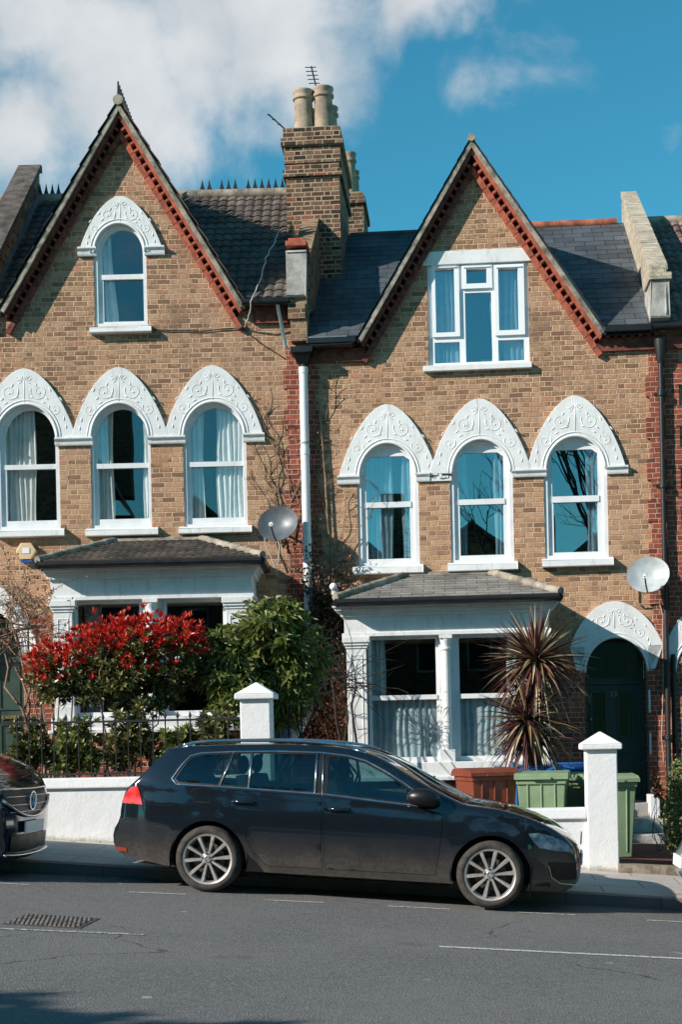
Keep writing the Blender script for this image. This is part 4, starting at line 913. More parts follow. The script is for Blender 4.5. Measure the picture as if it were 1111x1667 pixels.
# path of red tiles to the right door
xpa, xpb = S.p(1006, 1405, wy)[0], S.p(1006, 1405, wy)[0] + 1.05
mb = MB(); mb.add([(x, y, road(x) + gl + .06 + .0*y) for x in (xpa, xpb) for y in (wy + .05, -.9)], [(0,2,3,1)]); tag(mb.build('path', M['tilep'], None, F=S, org=(0,0,0)), kind='structure')
mb = MB(); za, zb = road(xpa) + gl - .1, road(xpb) + gl - .1
mb.hexa([(xpa, wy - .12, za), (xpb, wy - .12, zb), (xpb, wy + .1, zb), (xpa, wy + .1, za)], [(xpa, wy - .12, za + .17), (xpb, wy - .12, zb + .17), (xpb, wy + .1, zb + .17), (xpa, wy + .1, za + .17)])
tag(mb.build('threshold_step', plain('worn stone', (.30,.25,.19), .9, var=.3, scale=10, bump=.5), None, F=S, org=((xpa+xpb)/2, wy, za)), 'worn stone step at the foot of the red tiled path', 'step')
# painted road markings
def mark(pts, wdt, mat, name='road_marking'):
    mb = MB(); (ax, ay), (bx, by) = [S.g(px, py, Z0, GR) for px, py in pts]
    d = Vector((bx-ax, by-ay)).normalized(); nrm = Vector((-d.y, d.x)) * wdt/2
    P = [(ax - nrm.x, ay - nrm.y), (bx - nrm.x, by - nrm.y), (bx + nrm.x, by + nrm.y), (ax + nrm.x, ay + nrm.y)]
    mb.add([(x, y, road(x) + .004) for x, y in P], [(0,1,2,3)]); tag(mb.build(name, mat, None, F=S, org=(0,0,0)), kind='structure')
for a, b in (((-2, 1438), (48, 1441)), ((210, 1452.5), (303, 1456.5)), ((431, 1465.5), (528, 1470)), ((632, 1475.5), (733, 1480.5)), ((843, 1485.5), (938, 1490)), ((1054, 1498.5), (1140, 1502.5))): mark((a, b), .05, M['line'])
for a, b in (((-60, 1510), (236, 1522)),): mark((a, b), .07, M['line2'])
mark(((716, 1541.5), (1160, 1563.5)), .075, M['line'])
# manhole cover
cs = [S.g(*q, Z0, GR) for q in ((38, 1488), (152, 1495), (141, 1513), (8, 1505))]
mcx, mcy = sum(c[0] for c in cs)/4, sum(c[1] for c in cs)/4
mh = thing('manhole_cover', 'rectangular cast iron cover with raised studs set in the road', 'manhole cover', S, (mcx, mcy, road(mcx)))
x0, x1 = (cs[0][0]+cs[3][0])/2, (cs[1][0]+cs[2][0])/2; yA, yB = (cs[2][1]+cs[3][1])/2, (cs[0][1]+cs[1][1])/2
def rz_(x, y, h): return (x, y, road(x) + h)
f = MB(); f.hexa([rz_(x0, yA, -.05), rz_(x1, yA, -.05), rz_(x1, yB, -.05), rz_(x0, yB, -.05)], [rz_(x0, yA, .004), rz_(x1, yA, .004), rz_(x1, yB, .004), rz_(x0, yB, .004)]); f.build('frame', plain('rusty cast iron frame', (.075,.066,.058), .8, var=.3, scale=10), mh)
st = MB(); nx_, ny_ = 15, 7
for i in range(nx_):
    for j in range(ny_):
        x = x0 + .03 + (x1-x0-.06)*(i + .5*(j % 2))/nx_; y = yA + .03 + (yB-yA-.06)*(j+.5)/ny_; s = (x1-x0)/nx_*.30; e = (yB-yA)/ny_*.27
        st.hexa([rz_(x-s, y-e, .003), rz_(x+s, y-e, .003), rz_(x+s, y+e, .003), rz_(x-s, y+e, .003)], [rz_(x-s*.7, y-e*.7, .014), rz_(x+s*.7, y-e*.7, .014), rz_(x+s*.7, y+e*.7, .014), rz_(x-s*.7, y+e*.7, .014)])
st.build('studs', M['castiron'], mh)

# ================================================================== FRONT WALLS, PILLARS, RAILINGS
def whitewall():
    m, nt, p, out = newmat('painted garden wall'); N = NT(nt); t = N.n('ShaderNodeTexCoord').outputs['Object']
    c = N.mix(N.maprange(N.noise(t, 3, 6, .7), .5, .8, 0, .35), (.72,.725,.725), (.58,.56,.50))
    s = N.n('ShaderNodeSeparateXYZ'); N.l(t, s.inputs[0])
    dirt = N.math('MULTIPLY', N.maprange(N.math('ADD', N.math('ADD', s.outputs[2], N.math('MULTIPLY', s.outputs[0], GR)), N.math('MULTIPLY', N.noise(t, 7, 5, .7), .16)), .04, .13, 1, 0), .75)
    c = N.mix(dirt, c, (.20,.19,.11)); N.l(c, p.inputs['Base Color']); p.inputs['Roughness'].default_value = .7
    N.bump(N.math('ADD', N.noise(t, 30, 5, .6), N.math('MULTIPLY', N.noise(t, 6, 3), 2)), .3, .012, p); return m
M['gwall'] = whitewall()
def gwall(label, x0, x1, ztop0, ztop1, cap=.12):
    w = thing('garden_wall', label, 'wall', S, ((x0+x1)/2, wy + .12, road((x0+x1)/2) + gl))
    def hx(mb, a, b, c, d, zb, zt0, zt1):
        mb.hexa([(a, c, road(a) + zb), (b, c, road(b) + zb), (b, d, road(b) + zb), (a, d, road(a) + zb)], [(a, c, zt0), (b, c, zt1), (b, d, zt1), (a, d, zt0)])
    m1 = MB(); hx(m1, x0, x1, wy + .0, wy + .24, gl - .3, ztop0 - cap + .002, ztop1 - cap + .002); m1.build('wall_body', M['gwall'], w)
    m2 = MB(); y0, y1 = wy - .045, wy + .285; n = 1
    m2.hexa([(x0, y0, ztop0 - cap), (x1, y0, ztop1 - cap), (x1, y1, ztop1 - cap), (x0, y1, ztop0 - cap)], [(x0, y0 + .02, ztop0), (x1, y0 + .02, ztop1), (x1, y1, ztop1), (x0, y1, ztop0)])
    m2.build('coping', M['gwall'], w, bevel=.015); return w
def pillar(label, pxl, pxr, pyapex, pycap, pybot, pyshaft, wd):
    x0, x1 = S.p(pxl, pycap, wy - .06)[0], S.p(pxr, pycap, wy - .06)[0]; xm = (x0+x1)/2; pxm = (pxl+pxr)/2
    yc = wy + .12; r = wd/2
    za, zc1, zc0 = S.p(pxm, pyapex, yc)[1], S.p(pxm, pycap, wy - .06)[1], S.p(pxm, pybot, wy - .06)[1]
    g = thing('gate_pillar', label, 'pillar', S, (xm, yc, road(xm) + gl))
    m = MB(); m.box(xm - r, xm + r, yc - r, yc + r, road(xm) + gl - .3, zc0 + .002); m.build('shaft', M['gwall'], g, bevel=.012)
    m = MB(); q = r + .055; m.box(xm - q, xm + q, yc - q, yc + q, zc0, zc1); 
    m.add([(xm-q, yc-q, zc1), (xm+q, yc-q, zc1), (xm+q, yc+q, zc1), (xm-q, yc+q, zc1), (xm, yc, za)], [(0,1,4), (1,2,4), (2,3,4), (3,0,4)]); m.build('cap', M['gwall'], g, bevel=.012)
    return xm, r
pm1, pr1 = pillar('left white gate pillar with pyramid cap rising behind the estate car roof', 385, 444, 1110, 1129, 1138, 0, .345)
pm2, pr2 = pillar('right white gate pillar with pyramid cap beside the green bins', 952, 1008, 1190, 1211, 1220, 0, .345)
zt = S.p(100, 1267, wy)[1]; zt2 = S.p(200, 1265, wy)[1]
gwall('low white garden wall with black railings on top', -7.5, pm1 - pr1, zt, zt)
zr = S.p(890, 1316.5, wy)[1]; gwall('low white garden wall in front of the bins', pm1 + pr1, pm2 - pr2, zr + .0, zr)
x_e = S.p(1112, 1400, wy)[0] + .3
# railings
rl0, rl1 = S.p(-60, 1176, wy + .12)[0], pm1 - pr1; fz1 = S.p(200, 1174, wy + .12)[1]; top = S.p(200, 1160, wy + .12)[1]
fe = thing('railing_fence', 'black iron railings with pointed tips on the left garden wall', 'railings', S, ((rl0+rl1)/2, wy + .12, zt))
m = MB(); m.box(rl0, rl1, wy + .105, wy + .135, fz1 - .012, fz1 + .012); m.box(rl0, rl1, wy + .105, wy + .135, zt + .03, zt + .055); m.build('rail', M['iron'], fe)
bar = None; n = int((rl1 - rl0)/.146); 
for i in range(n):
    x = rl0 + .05 + i*.146
    if bar is None:
        m = MB(); m.tube([(x, wy + .12, zt - .02), (x, wy + .12, top - .07)], .0085, 6); m.lathe((x, wy + .12, top - .075), [(.008, 0), (.02, .02), (.016, .035), (0, .085)], 6)
        bar = m.build('baluster', M['iron'], fe); bx = x
    else:
        b2 = bar.copy(); COL.objects.link(b2); b2.location.x += x - bx

# ================================================================== PIPES, DISHES, ALARM BOX, AERIALS, CABLES
yp = -.14
pipe = thing('soil_pipe', 'thick white vertical pipe on the party line between the houses', 'pipe', S, (S.p(500, 1200, yp)[0], yp, S.p(500, 1200, yp)[1]))
def PX(pts, y): return [(S.p(a, b, y)[0], y, S.p(a, b, y)[1]) for a, b in pts]
px0, pz0_ = S.p(494, 600, yp); pz1_ = S.p(500, 1172, yp)[1]
m = MB(); m.tube([(px0, yp, pz0_), (px0, yp, pz1_)], .062, 16); m.tube(PX([(500, 1168), (497, 1180), (488, 1192), (482, 1215)], yp), .062, 14); m.build('pipe_run', M['wood'], pipe, smooth=True, angle=50)
for py in (603, 735, 880, 1060): m = MB(); z = S.p(497, py, yp)[1]; m.tube([(px0, yp, z - .045), (px0, yp, z + .045)], .069, 16); m.build('collar', M['wood'], pipe, smooth=True, angle=50)
for py in (721, 925, 1110): m = MB(); z = S.p(497, py, yp)[1]; m.tube([(px0, yp, z - .012), (px0, yp, z + .012)], .072, 16); m.box(px0 - .09, px0 + .09, yp + .04, .0, z - .012, z + .012); m.build('bracket', M['render'], pipe)
hp = thing('rain_hopper', 'black rainwater hopper head above the white pipe', 'hopper', S, (px0, yp, pz0_))
a, b = S.p(473, 573, -.2)[0], S.p(510, 573, -.2)[0]; z1, z2, z3 = S.p(490, 566, -.2)[1], S.p(490, 576, -.2)[1], S.p(490, 592, -.2)[1]
m = MB(); m.box(a, b, -.30, -.03, z2, z1); m.hexa([(px0-.08, -.2, z3), (px0+.08, -.2, z3), (px0+.08, -.07, z3), (px0-.08, -.07, z3)], [(a+.03, -.28, z2), (b-.03, -.28, z2), (b-.03, -.04, z2), (a+.03, -.04, z2)]); m.tube([(px0, yp, z3 + .01), (px0, yp, pz0_ - .04)], .055, 12); m.build('hopper_box', M['black'], hp, bevel=.01)
m = MB(); m.tube([(S.p(575, 553, -.2)[0], -.2, zeR - .12), (b - .05, -.2, z1 + .02)], .045, 10); m.build('inlet_pipe', M['black'], hp, smooth=True, angle=50)
dp = thing('downpipe', 'dark iron rainwater pipe down the right party line', 'pipe', S, (S.p(1087, 1240, -.12)[0], -.12, S.p(1087, 1240, -.12)[1]))
xq = S.p(1083, 900, -.12)[0]
zt_p = S.p(1078, 556, -.12)[1]; m = MB(); m.tube([(xq, -.12, zt_p), (xq, -.12, S.p(1087, 1330, -.12)[1])], .036, 12); m.build('pipe_run', M['iron'], dp, smooth=True, angle=50)
m = MB(); z = S.p(1078, 556, -.12)[1]; m.lathe((xq, -.12, z - .3), [(.045, 0), (.06, .05), (.085, .25), (.09, .33)], 12); m.build('pipe_head', M['iron'], dp, smooth=True, angle=50)
for py in (640, 790, 930, 1075, 1200): m = MB(); z = S.p(1083, py, -.12)[1]; m.tube([(xq, -.12, z - .035), (xq, -.12, z + .035)], .056, 12); m.box(xq - .09, xq + .09, -.06, .0, z - .02, z + .02); m.build('collar', M['iron'], dp, smooth=True, angle=50)
m = MB(); z = S.p(1080, 700, -.1)[1]; m.tube([(xq + .10, -.06, S.p(1087, 1065, -.12)[1]), (xq + .10, -.06, S.p(1087, 1330, -.12)[1])], .035, 10); m.build('side_pipe', M['iron'], dp, smooth=True, angle=50)
def dish(label, px, py, rx, rz_, mat, tilt, F=S, yaw=-.5, off=-.45):
    x, z = F.p(px, py, off); d = thing('satellite_dish', label, 'satellite dish', F, (x, 0, z))
    R = Matrix.Rotation(yaw, 3, 'Z') @ Matrix.Rotation(tilt, 3, 'X'); c = Vector((x, off, z))
    m = MB(); n = 28; rings = 8; vs = []
    for k in (0, 1):
        for i in range(rings+1):
            f = i/rings
            for j in range(n):
                a = 2*PI*j/n; vs.append(c + R @ Vector((rx*f*math.cos(a), .09*(1-f*f)+.0 + k*.01, rz_*f*math.sin(a))))
    o2 = (rings+1)*n; fs = []
    for k in (0, 1):
        for i in range(rings):
            for j in range(n): q = (i*n+j, i*n+(j+1) % n, (i+1)*n+(j+1) % n, (i+1)*n+j); q = tuple(v + k*o2 for v in q); fs.append(q if k == 0 else tuple(reversed(q)))
    for j in range(n): fs.append((rings*n+j, rings*n+(j+1) % n, o2+rings*n+(j+1) % n, o2+rings*n+j))
    m.add(vs, fs); m.build('reflector', mat, d, smooth=True, angle=60)
    a = MB(); p0 = c + R @ Vector((0, 0, -rz_)); p1 = c + R @ Vector((0, -.30, -rz_*.55)); a.tube([p0, (p0+p1)/2 + Vector((0,0,-.03)), p1], .011, 6); a.build('arm', M['iron'], d)
    a = MB(); a.tube([p1, p1 + R @ Vector((0, .07, .04))], .03, 10); a.build('receiver', M['upvc'], d, smooth=True, angle=40)
    a = MB(); b0 = c + R @ Vector((0, .1, 0)); a.tube([b0, b0 + Vector((0, .06, -.02)), (x, -.03, z - .05)], .018, 8); a.box(x - .06, x + .06, -.03, .0, z - .14, z + .04); a.build('wall_mount', M['steel'], d)
    return d
M['dishd'] = plain('dark grey dish', (.10,.115,.13), .4, var=.15, scale=6); M['dishl'] = plain('pale grey dish', (.42,.46,.47), .4, var=.12, scale=6)
dish('dark grey satellite dish to the left of the white pipe', 452, 852, .30, .27, M['dishd'], -.30, L, yaw=-.25)
dish('pale satellite dish on the right party line by the dark downpipe', 1056, 935, .30, .27, M['dishl'], -.30, S, yaw=-.25)
# alarm box
x, z = L.p(42, 897, -.1); ab = thing('alarm_box', 'small cream hexagonal burglar alarm box left of the bay roof', 'alarm box', L, (x, 0, z))
r = .145; hexp = [(x + r*math.cos(a)*1.05, z + r*math.sin(a)*.95) for a in [PI/3*i for i in range(6)]]
m = MB(); m.prism(hexp, -.10, 0.0); m.build('cover', plain('cream alarm plastic', (.72,.50,.30), .5, var=.05), ab, bevel=.012)
m = MB(); m.prism([(x-.05, z-.035), (x+.05, z-.035), (x+.05, z+.045), (x-.05, z+.045)], -.108, -.09); m.build('badge', M['upvc'], ab)
m = MB(); m.prism([(x-.075, z-.165), (x+.075, z-.165), (x+.09, z-.125), (x-.09, z-.125)], -.085, 0); m.build('blue_lens', plain('blue lens', (.02,.12,.35), .2), ab)
# floodlight at the left of the right bay
x, z = S.p(543, 955, -.5); fl = thing('wall_light', 'small white lamp at the left end of the right bay roof', 'lamp', S, (x, -.1, z))
m = MB(); m.ball((x, -.5, z), .055, 12, 8); m.build('lamp_globe', M['upvc'], fl, smooth=True); m = MB(); m.lathe((x + .02, -.46, z - .13), [(.03, 0), (.055, .02), (.05, .1), (.02, .12)], 12); m.tube([(x, -.46, z), (x, 0, z + .05)], .014, 6); m.build('bracket', M['render'], fl)
# aerials
def aerial(label, F, p0, p1, off, bars, blen):
    a, b = F.p(*p0, off), F.p(*p1, off); P, Q = Vector((a[0], off, a[1])), Vector((b[0], off, b[1])); t = thing('tv_aerial', label, 'aerial', F, P)
    m = MB(); m.tube([P, Q], .012, 6); m.build('mast', M['iron'], t)
    d = (Q-P).normalized(); s = Vector((d.z, 0, -d.x))
    m = MB()
    for i in range(bars): c = P.lerp(Q, .35 + .62*i/max(1, bars-1)); m.tube([c - s*blen - Vector((0, .05, 0)), c + s*blen*.7 + Vector((0, .05, 0))], .008, 5)
    m.build('elements', M['iron'], t)
aerial('thin television aerial standing above the chimney pots', S, (517, 150), (507, 108), 2.6, 5, .10)
aerial('thin bent aerial leaning out left of the chimney stack', S, (465, 211), (437, 186), 2.2, 3, .03)
# loose cables
def cable(label, F, pts, y, r, mat, wob=.01, seed=0):
    rnd = random.Random(seed); P = []
    for i in range(len(pts)-1):
        for k in range(5):
            f = k/5; a = pts[i][0]*(1-f)+pts[i+1][0]*f; b = pts[i][1]*(1-f)+pts[i+1][1]*f; yy = (y[i]*(1-f)+y[i+1]*f) if isinstance(y, list) else y
            q = F.p(a, b, yy); P.append((q[0] + rnd.uniform(-wob, wob), yy, q[1] + rnd.uniform(-wob, wob)*.4))
    yy = y[-1] if isinstance(y, list) else y; q = F.p(*pts[-1], yy); P.append((q[0], yy, q[1]))
    m = MB(); m.tube(P, r, 6); o = m.build('cable', mat, None, F=F, org=P[0], smooth=True); tag(o, label, 'cable'); return o
cb = plain('pale cable', (.45,.42,.38), .6)
cable('pale loose cable hanging down the brown tiled roof', L, [(455, 372), (448, 392), (433, 420), (425, 455), (410, 485), (405, 515), (398, 533)], [1.0, .8, .5, .22, -.34, -.2, -.04], .011, cb, .012, 1)
cable('dark cable sagging under the left attic window', L, [(246, 536), (275, 538), (330, 539), (392, 533), (425, 560), (466, 585)], -.02, .008, M['iron'], .008, 2)
cable('pink cable from the pale dish down beside the right door', S, [(1032, 955), (1033, 978), (1040, 984), (1075, 982), (1080, 1000), (1081, 1100), (1078, 1200), (1083, 1245)], -.06, .011, plain('pinkish cable', (.42,.27,.20), .6), .006, 3)
cable('grey cable hanging below the dark dish', L, [(430, 868), (432, 885), (445, 915), (452, 940)], -.1, .010, cb, .006, 4)
cable('thick grey cable under the dark dish arm', L, [(452, 872), (455, 890), (454, 918)], -.1, .012, cb, .003, 5)

# ================================================================== BINS
def bin_(label, mat, px, pytop, y, rz=0.0, w=.56, d=.68, h=1.02, zb=None, lidmat=None, F=S):
    x = F.p(px, pytop, y)[0]; zt = F.p(px, pytop, y)[1]; zb = zt - h
    t = thing('wheelie_bin', label, 'wheelie bin', F, (x, y + d/2, zb), 'household wheelie bins', rz=rz)
    B = base_of(t); X, Y, Z = B
    def bx(m, x0, x1, y0, y1, z0, z1, tx=0, ty=0): m.hexa([(X+x0, Y+y0, Z+z0), (X+x1, Y+y0, Z+z0), (X+x1, Y+y1, Z+z0), (X+x0, Y+y1, Z+z0)], [(X+x0-tx, Y+y0-ty, Z+z1), (X+x1+tx, Y+y0-ty, Z+z1), (X+x1+tx, Y+y1+ty, Z+z1), (X+x0-tx, Y+y1+ty, Z+z1)])
    w2, d2 = w/2, d/2
    m = MB(); bx(m, -w2+.06, w2-.06, -d2+.07, d2-.10, .04, h-.10, .055, .05)
    for s in (-.16, 0, .16): bx(m, s-.012, s+.012, -d2+.055, -d2+.09, .10, h-.14, 0, .048)
    m.build('body', mat, t, bevel=.018)
    m = MB(); bx(m, -w2-.005, w2+.005, -d2-.0, d2-.04, h-.145, h-.085); m.build('rim', mat, t, bevel=.01)
    m = MB(); n = 7; lid = [(-d2-.03, h-.085), (-d2-.03, h-.045), (-d2+.05, h-.012), (0, h+.012), (d2-.08, h), (d2-.0, h-.04), (d2-.0, h-.085)]
    m.prismx([(Y+a, Z+b) for a, b in lid], X-w2-.025, X+w2+.025); bx(m, -.12, .12, -d2-.055, -d2-.02, h-.085, h-.055); m.build('lid', lidmat or mat, t, bevel=.014)
    m = MB(); m.tube([(X-w2+.02, Y+d2+.02, Z+h-.05), (X+w2-.02, Y+d2+.02, Z+h-.05)], .016, 8)
    for s in (-1, 1): bx(m, s*w2*.8-.03, s*w2*.8+.03, d2-.06, d2+.035, h-.12, h-.025)
    m.build('handle', mat, t, bevel=.006)
    for s in (-1, 1):
        m = MB(); m.tube([(X+s*(w2-.05), Y+d2-.10, Z+.10), (X+s*(w2+.0), Y+d2-.10, Z+.10)], .10, 18); m.build('wheel', M['black'], t, bevel=.01)
    return t
def binmat(n, c): return plain(n, c, .42, var=.10, scale=3, bump=.05, spec=.4)
mb_br, mb_gr, mb_bl = binmat('brown red bin plastic', (.22,.055,.03)), binmat('sage green bin plastic', (.23,.32,.19)), binmat('blue bin plastic', (.01,.16,.52))
bin_('brown wheelie bin, leftmost of the bins behind the low wall', mb_br, 791, 1252, -4.1, w=.58, rz=.35)
bin_('green wheelie bin in the middle of the front row behind the low wall', mb_gr, 887, 1257, -4.2, w=.58, rz=-.12)
bin_('green wheelie bin partly hidden by the right gate pillar', mb_gr, 993, 1262, -4.1, w=.56, rz=.15)
bin_('green wheelie bin left of the gate pillar, lid seen between pillar and middle bin', mb_gr, 950, 1259, -3.35, w=.5, rz=0)
bin_('blue wheelie bin behind the middle green bin', mb_bl, 876, 1247, -3.3, w=.56, rz=.05)
bin_('blue wheelie bin behind the right gate pillar', mb_bl, 940, 1243, -2.5, w=.60, rz=0)
x, z = S.p(454, 1195, -2.5); m = MB(); m.lathe((x, -2.5, z - .5), [(.0, 0), (.17, 0), (.2, .5), (.22, .5), (.22, .56), (.19, .56), (.17, .05), (0, .05)], 20)
single(m, 'plant_pot', plain('blue glazed pot', (.02,.06,.28), .3), S, (x, -2.5, z - .5), 'blue glazed pot in the shade behind the left gate pillar', 'plant pot', smooth=True, angle=40)
# ================================================================== PLANTS
def leaf(mb, p, d, ln, w, up=None, fold=.25, droop=0.0, rnd=random):
    d = d.normalized(); r = Vector((rnd.gauss(0,1), rnd.gauss(0,1), rnd.gauss(0,1)+.6)) if up is None else up
    s = d.cross(r); s = s.normalized() if s.length > 1e-5 else Vector((1,0,0)); n = s.cross(d)
    a = p + d*ln*.45; t = p + d*ln + Vector((0,0,-droop*ln))
    k = len(mb.v); mb.v += [tuple(p), tuple(a + s*w*.5 + n*fold*w*.5), tuple(t), tuple(a - s*w*.5 + n*fold*w*.5)]; mb.f += [(k, k+1, k+2), (k, k+2, k+3)]; mb.m += [mb.cm, mb.cm]
def rosette(mb, c, axis, nl, ln, w, spread, rnd, droop=.1):
    axis = axis.normalized(); u = axis.orthogonal().normalized(); v = axis.cross(u); a0 = rnd.random()*6.28
    for i in range(nl):
        a = a0 + i*2.4; sp = spread*(.35 + .65*i/nl)
        d = axis*math.cos(sp) + (u*math.cos(a) + v*math.sin(a))*math.sin(sp)
        leaf(mb, c + axis*ln*.12*(nl-i)/nl, d, ln*rnd.uniform(.75, 1.15), w*rnd.uniform(.8, 1.15), up=axis + Vector((rnd.uniform(-.4,.4),)*3), droop=droop, rnd=rnd)
def blobpt(blobs, rnd, shell=.75):
    tot = sum(b[3]*b[4]*b[5] for b in blobs); q = rnd.random()*tot
    for b in blobs:
        q -= b[3]*b[4]*b[5]
        if q <= 0: break
    d = Vector((rnd.gauss(0,1), rnd.gauss(0,1), rnd.gauss(0,1))).normalized(); f = shell + (1-shell)*rnd.random() if rnd.random() < .8 else rnd.random()**.5
    f *= 1 + .14*noise.noise(Vector((b[0], b[1], b[2])) + d*2.3)*2
    return Vector((b[0]+d.x*b[3]*f, b[1]+d.y*b[4]*f, b[2]+d.z*b[5]*f)), d
def B(F, px, py, y, rx, ry, rz_): x, z = F.p(px, py, y); s = 1/FPX * (F.o.y + y); return (x, y, z, rx*s, ry, rz_*s)
def branch(mb, p, q, r0, r1, rnd, wob=.05, n=6):
    p, q = Vector(p), Vector(q); L_ = (q-p).length; pts = [p.lerp(q, i/n) + (Vector((rnd.gauss(0,1), rnd.gauss(0,1), rnd.gauss(0,.5)))*wob*L_*.3 if 0 < i < n else Vector()) for i in range(n+1)]
    mb.tube(pts, r0, 6, r2=r1)
def bush(name, label, cat, F, blobs, n, ln, w, mat, base, seed, up=.5, nl=6, spread=1.1, droop=.12, stems=8, dmat='vine', shell=.75, lname='leaves', red=None, sr=.02):
    rnd = random.Random(seed); t = thing(name, label, cat, F, base); m = MB(); r = MB(); br = MB(); Bq = Vector(base)
    for i in range(n):
        p, d = blobpt(blobs, rnd, shell)
        if rnd.random() < .07: p = p + Vector((d.x*.6, d.y*.6, abs(d.z) + .3))*rnd.uniform(.04, .16)*(blobs[0][3]/.25 if blobs[0][3] < .25 else 1)
        ax = (d + Vector((0, -.25, up)))
        if red and red(p, d, rnd): rosette(r, p, ax, nl, ln*rnd.uniform(.7, 1.0), w*.8, .85, rnd, 0)
        else: rosette(m, p - d*.05, ax, nl, ln*rnd.uniform(.8, 1.15), w, spread, rnd, droop)
    for i in range(stems):
        b = rnd.choice(blobs); q = Vector((b[0] + rnd.uniform(-.5,.5)*b[3], b[1] + rnd.uniform(-.4,.4)*b[4], b[2] + rnd.uniform(-.3,.5)*b[5])); st = Bq + Vector((rnd.uniform(-.1,.1), rnd.uniform(-.1,.1), 0)); st.x += (q.x - st.x)*rnd.uniform(.1,.5)
        branch(br, st, q, sr, sr*.3, rnd, .12)
    m.build(lname, M[mat], t)
    if red: r.build('young_leaves', M['lred'], t)
    br.build('branches', M[dmat], t, smooth=True); return t
def gz(px, y): x = S.p(px, 1300, y)[0]; return (x, y, road(x) + gl)
# red photinia
Y1 = -3.7
bl = [B(S, *a) for a in ((75, 1075, Y1, 32, .35, 35), (110, 1090, Y1, 50, .4, 45), (150, 1060, Y1+.05, 50, .42, 42), (195, 1045, Y1, 55, .45, 42), (245, 1035, Y1, 52, .45, 42), (290, 1040, Y1, 45, .45, 38), (200, 1100, Y1, 60, .45, 45), (275, 1090, Y1+.2, 60, .4, 55), (90, 1125, Y1-.1, 35, .3, 25), (60, 1105, Y1-.1, 22, .25, 30), (320, 1070, Y1+.2, 30, .35, 50), (140, 1120, Y1, 55, .35, 35), (240, 1140, Y1+.2, 60, .35, 35))]
zr_lo, zr_hi = S.p(180, 1110, Y1)[1], S.p(180, 1045, Y1)[1]
def isred(p, d, rnd):
    f = (p.z - zr_lo)/(zr_hi - zr_lo) + .25*noise.noise(p*2.2) + d.z*.45 + (.25 if p.x < S.p(150, 1100, Y1)[0] else 0)
    return f + .5*noise.noise(p*4.5) > .72 + rnd.uniform(-.5, .4)
ph_ = bush('photinia_shrub', 'large photinia shrub covered in bright red young leaves before the left bay', 'shrub', S, bl, 2300, .095, .034, 'lgrn', gz(105, Y1), 11, up=.8, nl=7, shell=.55, red=isred, stems=10)
# laurel
Y2 = -3.3
bl = [B(S, *a) for a in ((385, 1060, Y2, 52, .4, 52), (435, 1020, Y2, 55, .4, 42), (455, 1060, Y2+.1, 60, .45, 55), (500, 1065, Y2+.2, 38, .4, 50), (360, 1100, Y2-.1, 38, .35, 40), (400, 1120, Y2-.1, 50, .35, 45), (475, 1120, Y2+.2, 45, .4, 45), (465, 998, Y2, 32, .3, 20), (345, 1060, Y2, 22, .3, 30), (365, 1170, Y2-.2, 32, .3, 40), (440, 1170, Y2+.3, 45, .3, 30))]
bush('laurel_shrub', 'large glossy green laurel shrub behind the left gate pillar', 'shrub', S, bl, 1100, .150, .050, 'llau', gz(430, Y2), 12, up=.35, nl=6, spread=1.35, droop=.28, stems=12, dmat='vined', shell=.6)
# low shrubs behind the railings
Y3 = -4.35
for i, (px, py, rx, rz2, lab) in enumerate(((45, 1215, 32, 45, 'low green shrub behind the railings by the left door, leftmost of the low ones'), (120, 1215, 36, 50, 'low green shrub behind the railings right of the red brick pier'), (212, 1200, 38, 62, 'tallest low green shrub behind the railings, under the photinia'), (290, 1220, 30, 40, 'low green shrub behind the railings, fourth from the left'), (350, 1200, 30, 45, 'low green shrub behind the railings, beside the left gate pillar'))):
    b = [B(S, px, py+5, Y3, rx*1.1, .28, rz2*.75), B(S, px-14, py+25, Y3, rx*.95, .28, rz2*.6), B(S, px+14, py-rz2*.55, Y3, rx*.5, .2, rz2*.55), B(S, px+22, py+22, Y3, rx*.9, .25, rz2*.6), B(S, px-20, py-rz2*.5, Y3, rx*.3, .2, rz2*.4)]
    bush('low_shrub', lab, 'shrub', S, b, 380, .10, .040, 'llau' if i % 2 else 'lgrn', gz(px, Y3), 20 + i, up=.9, nl=6, spread=1.1, stems=7, sr=.012, shell=.4)
# variegated hedge at right
Y5 = -4.2
b = [B(S, 1108, 1270, Y5, 24, .45, 40), B(S, 1115, 1330, Y5, 40, .5, 55), B(S, 1125, 1290, Y5, 40, .5, 55), B(S, 1120, 1375, Y5, 36, .45, 35)]
bush('hedge', 'clipped cream and green variegated hedge at the right edge', 'hedge', S, b, 1500, .042, .024, 'lhed', gz(1125, Y5), 30, up=.3, nl=5, spread=1.2, stems=8, sr=.012, shell=.85)
b = [B(S, 1068, 1270, -2.6, 9, .12, 22), B(S, 1073, 1288, -2.6, 10, .12, 14)]
bush('red_leaved_plant', 'small dark red leaved plant beside the variegated hedge', 'plant', S, b, 60, .07, .03, 'lrus', gz(1075, -2.6), 31, up=.5, nl=5, stems=4, sr=.006)
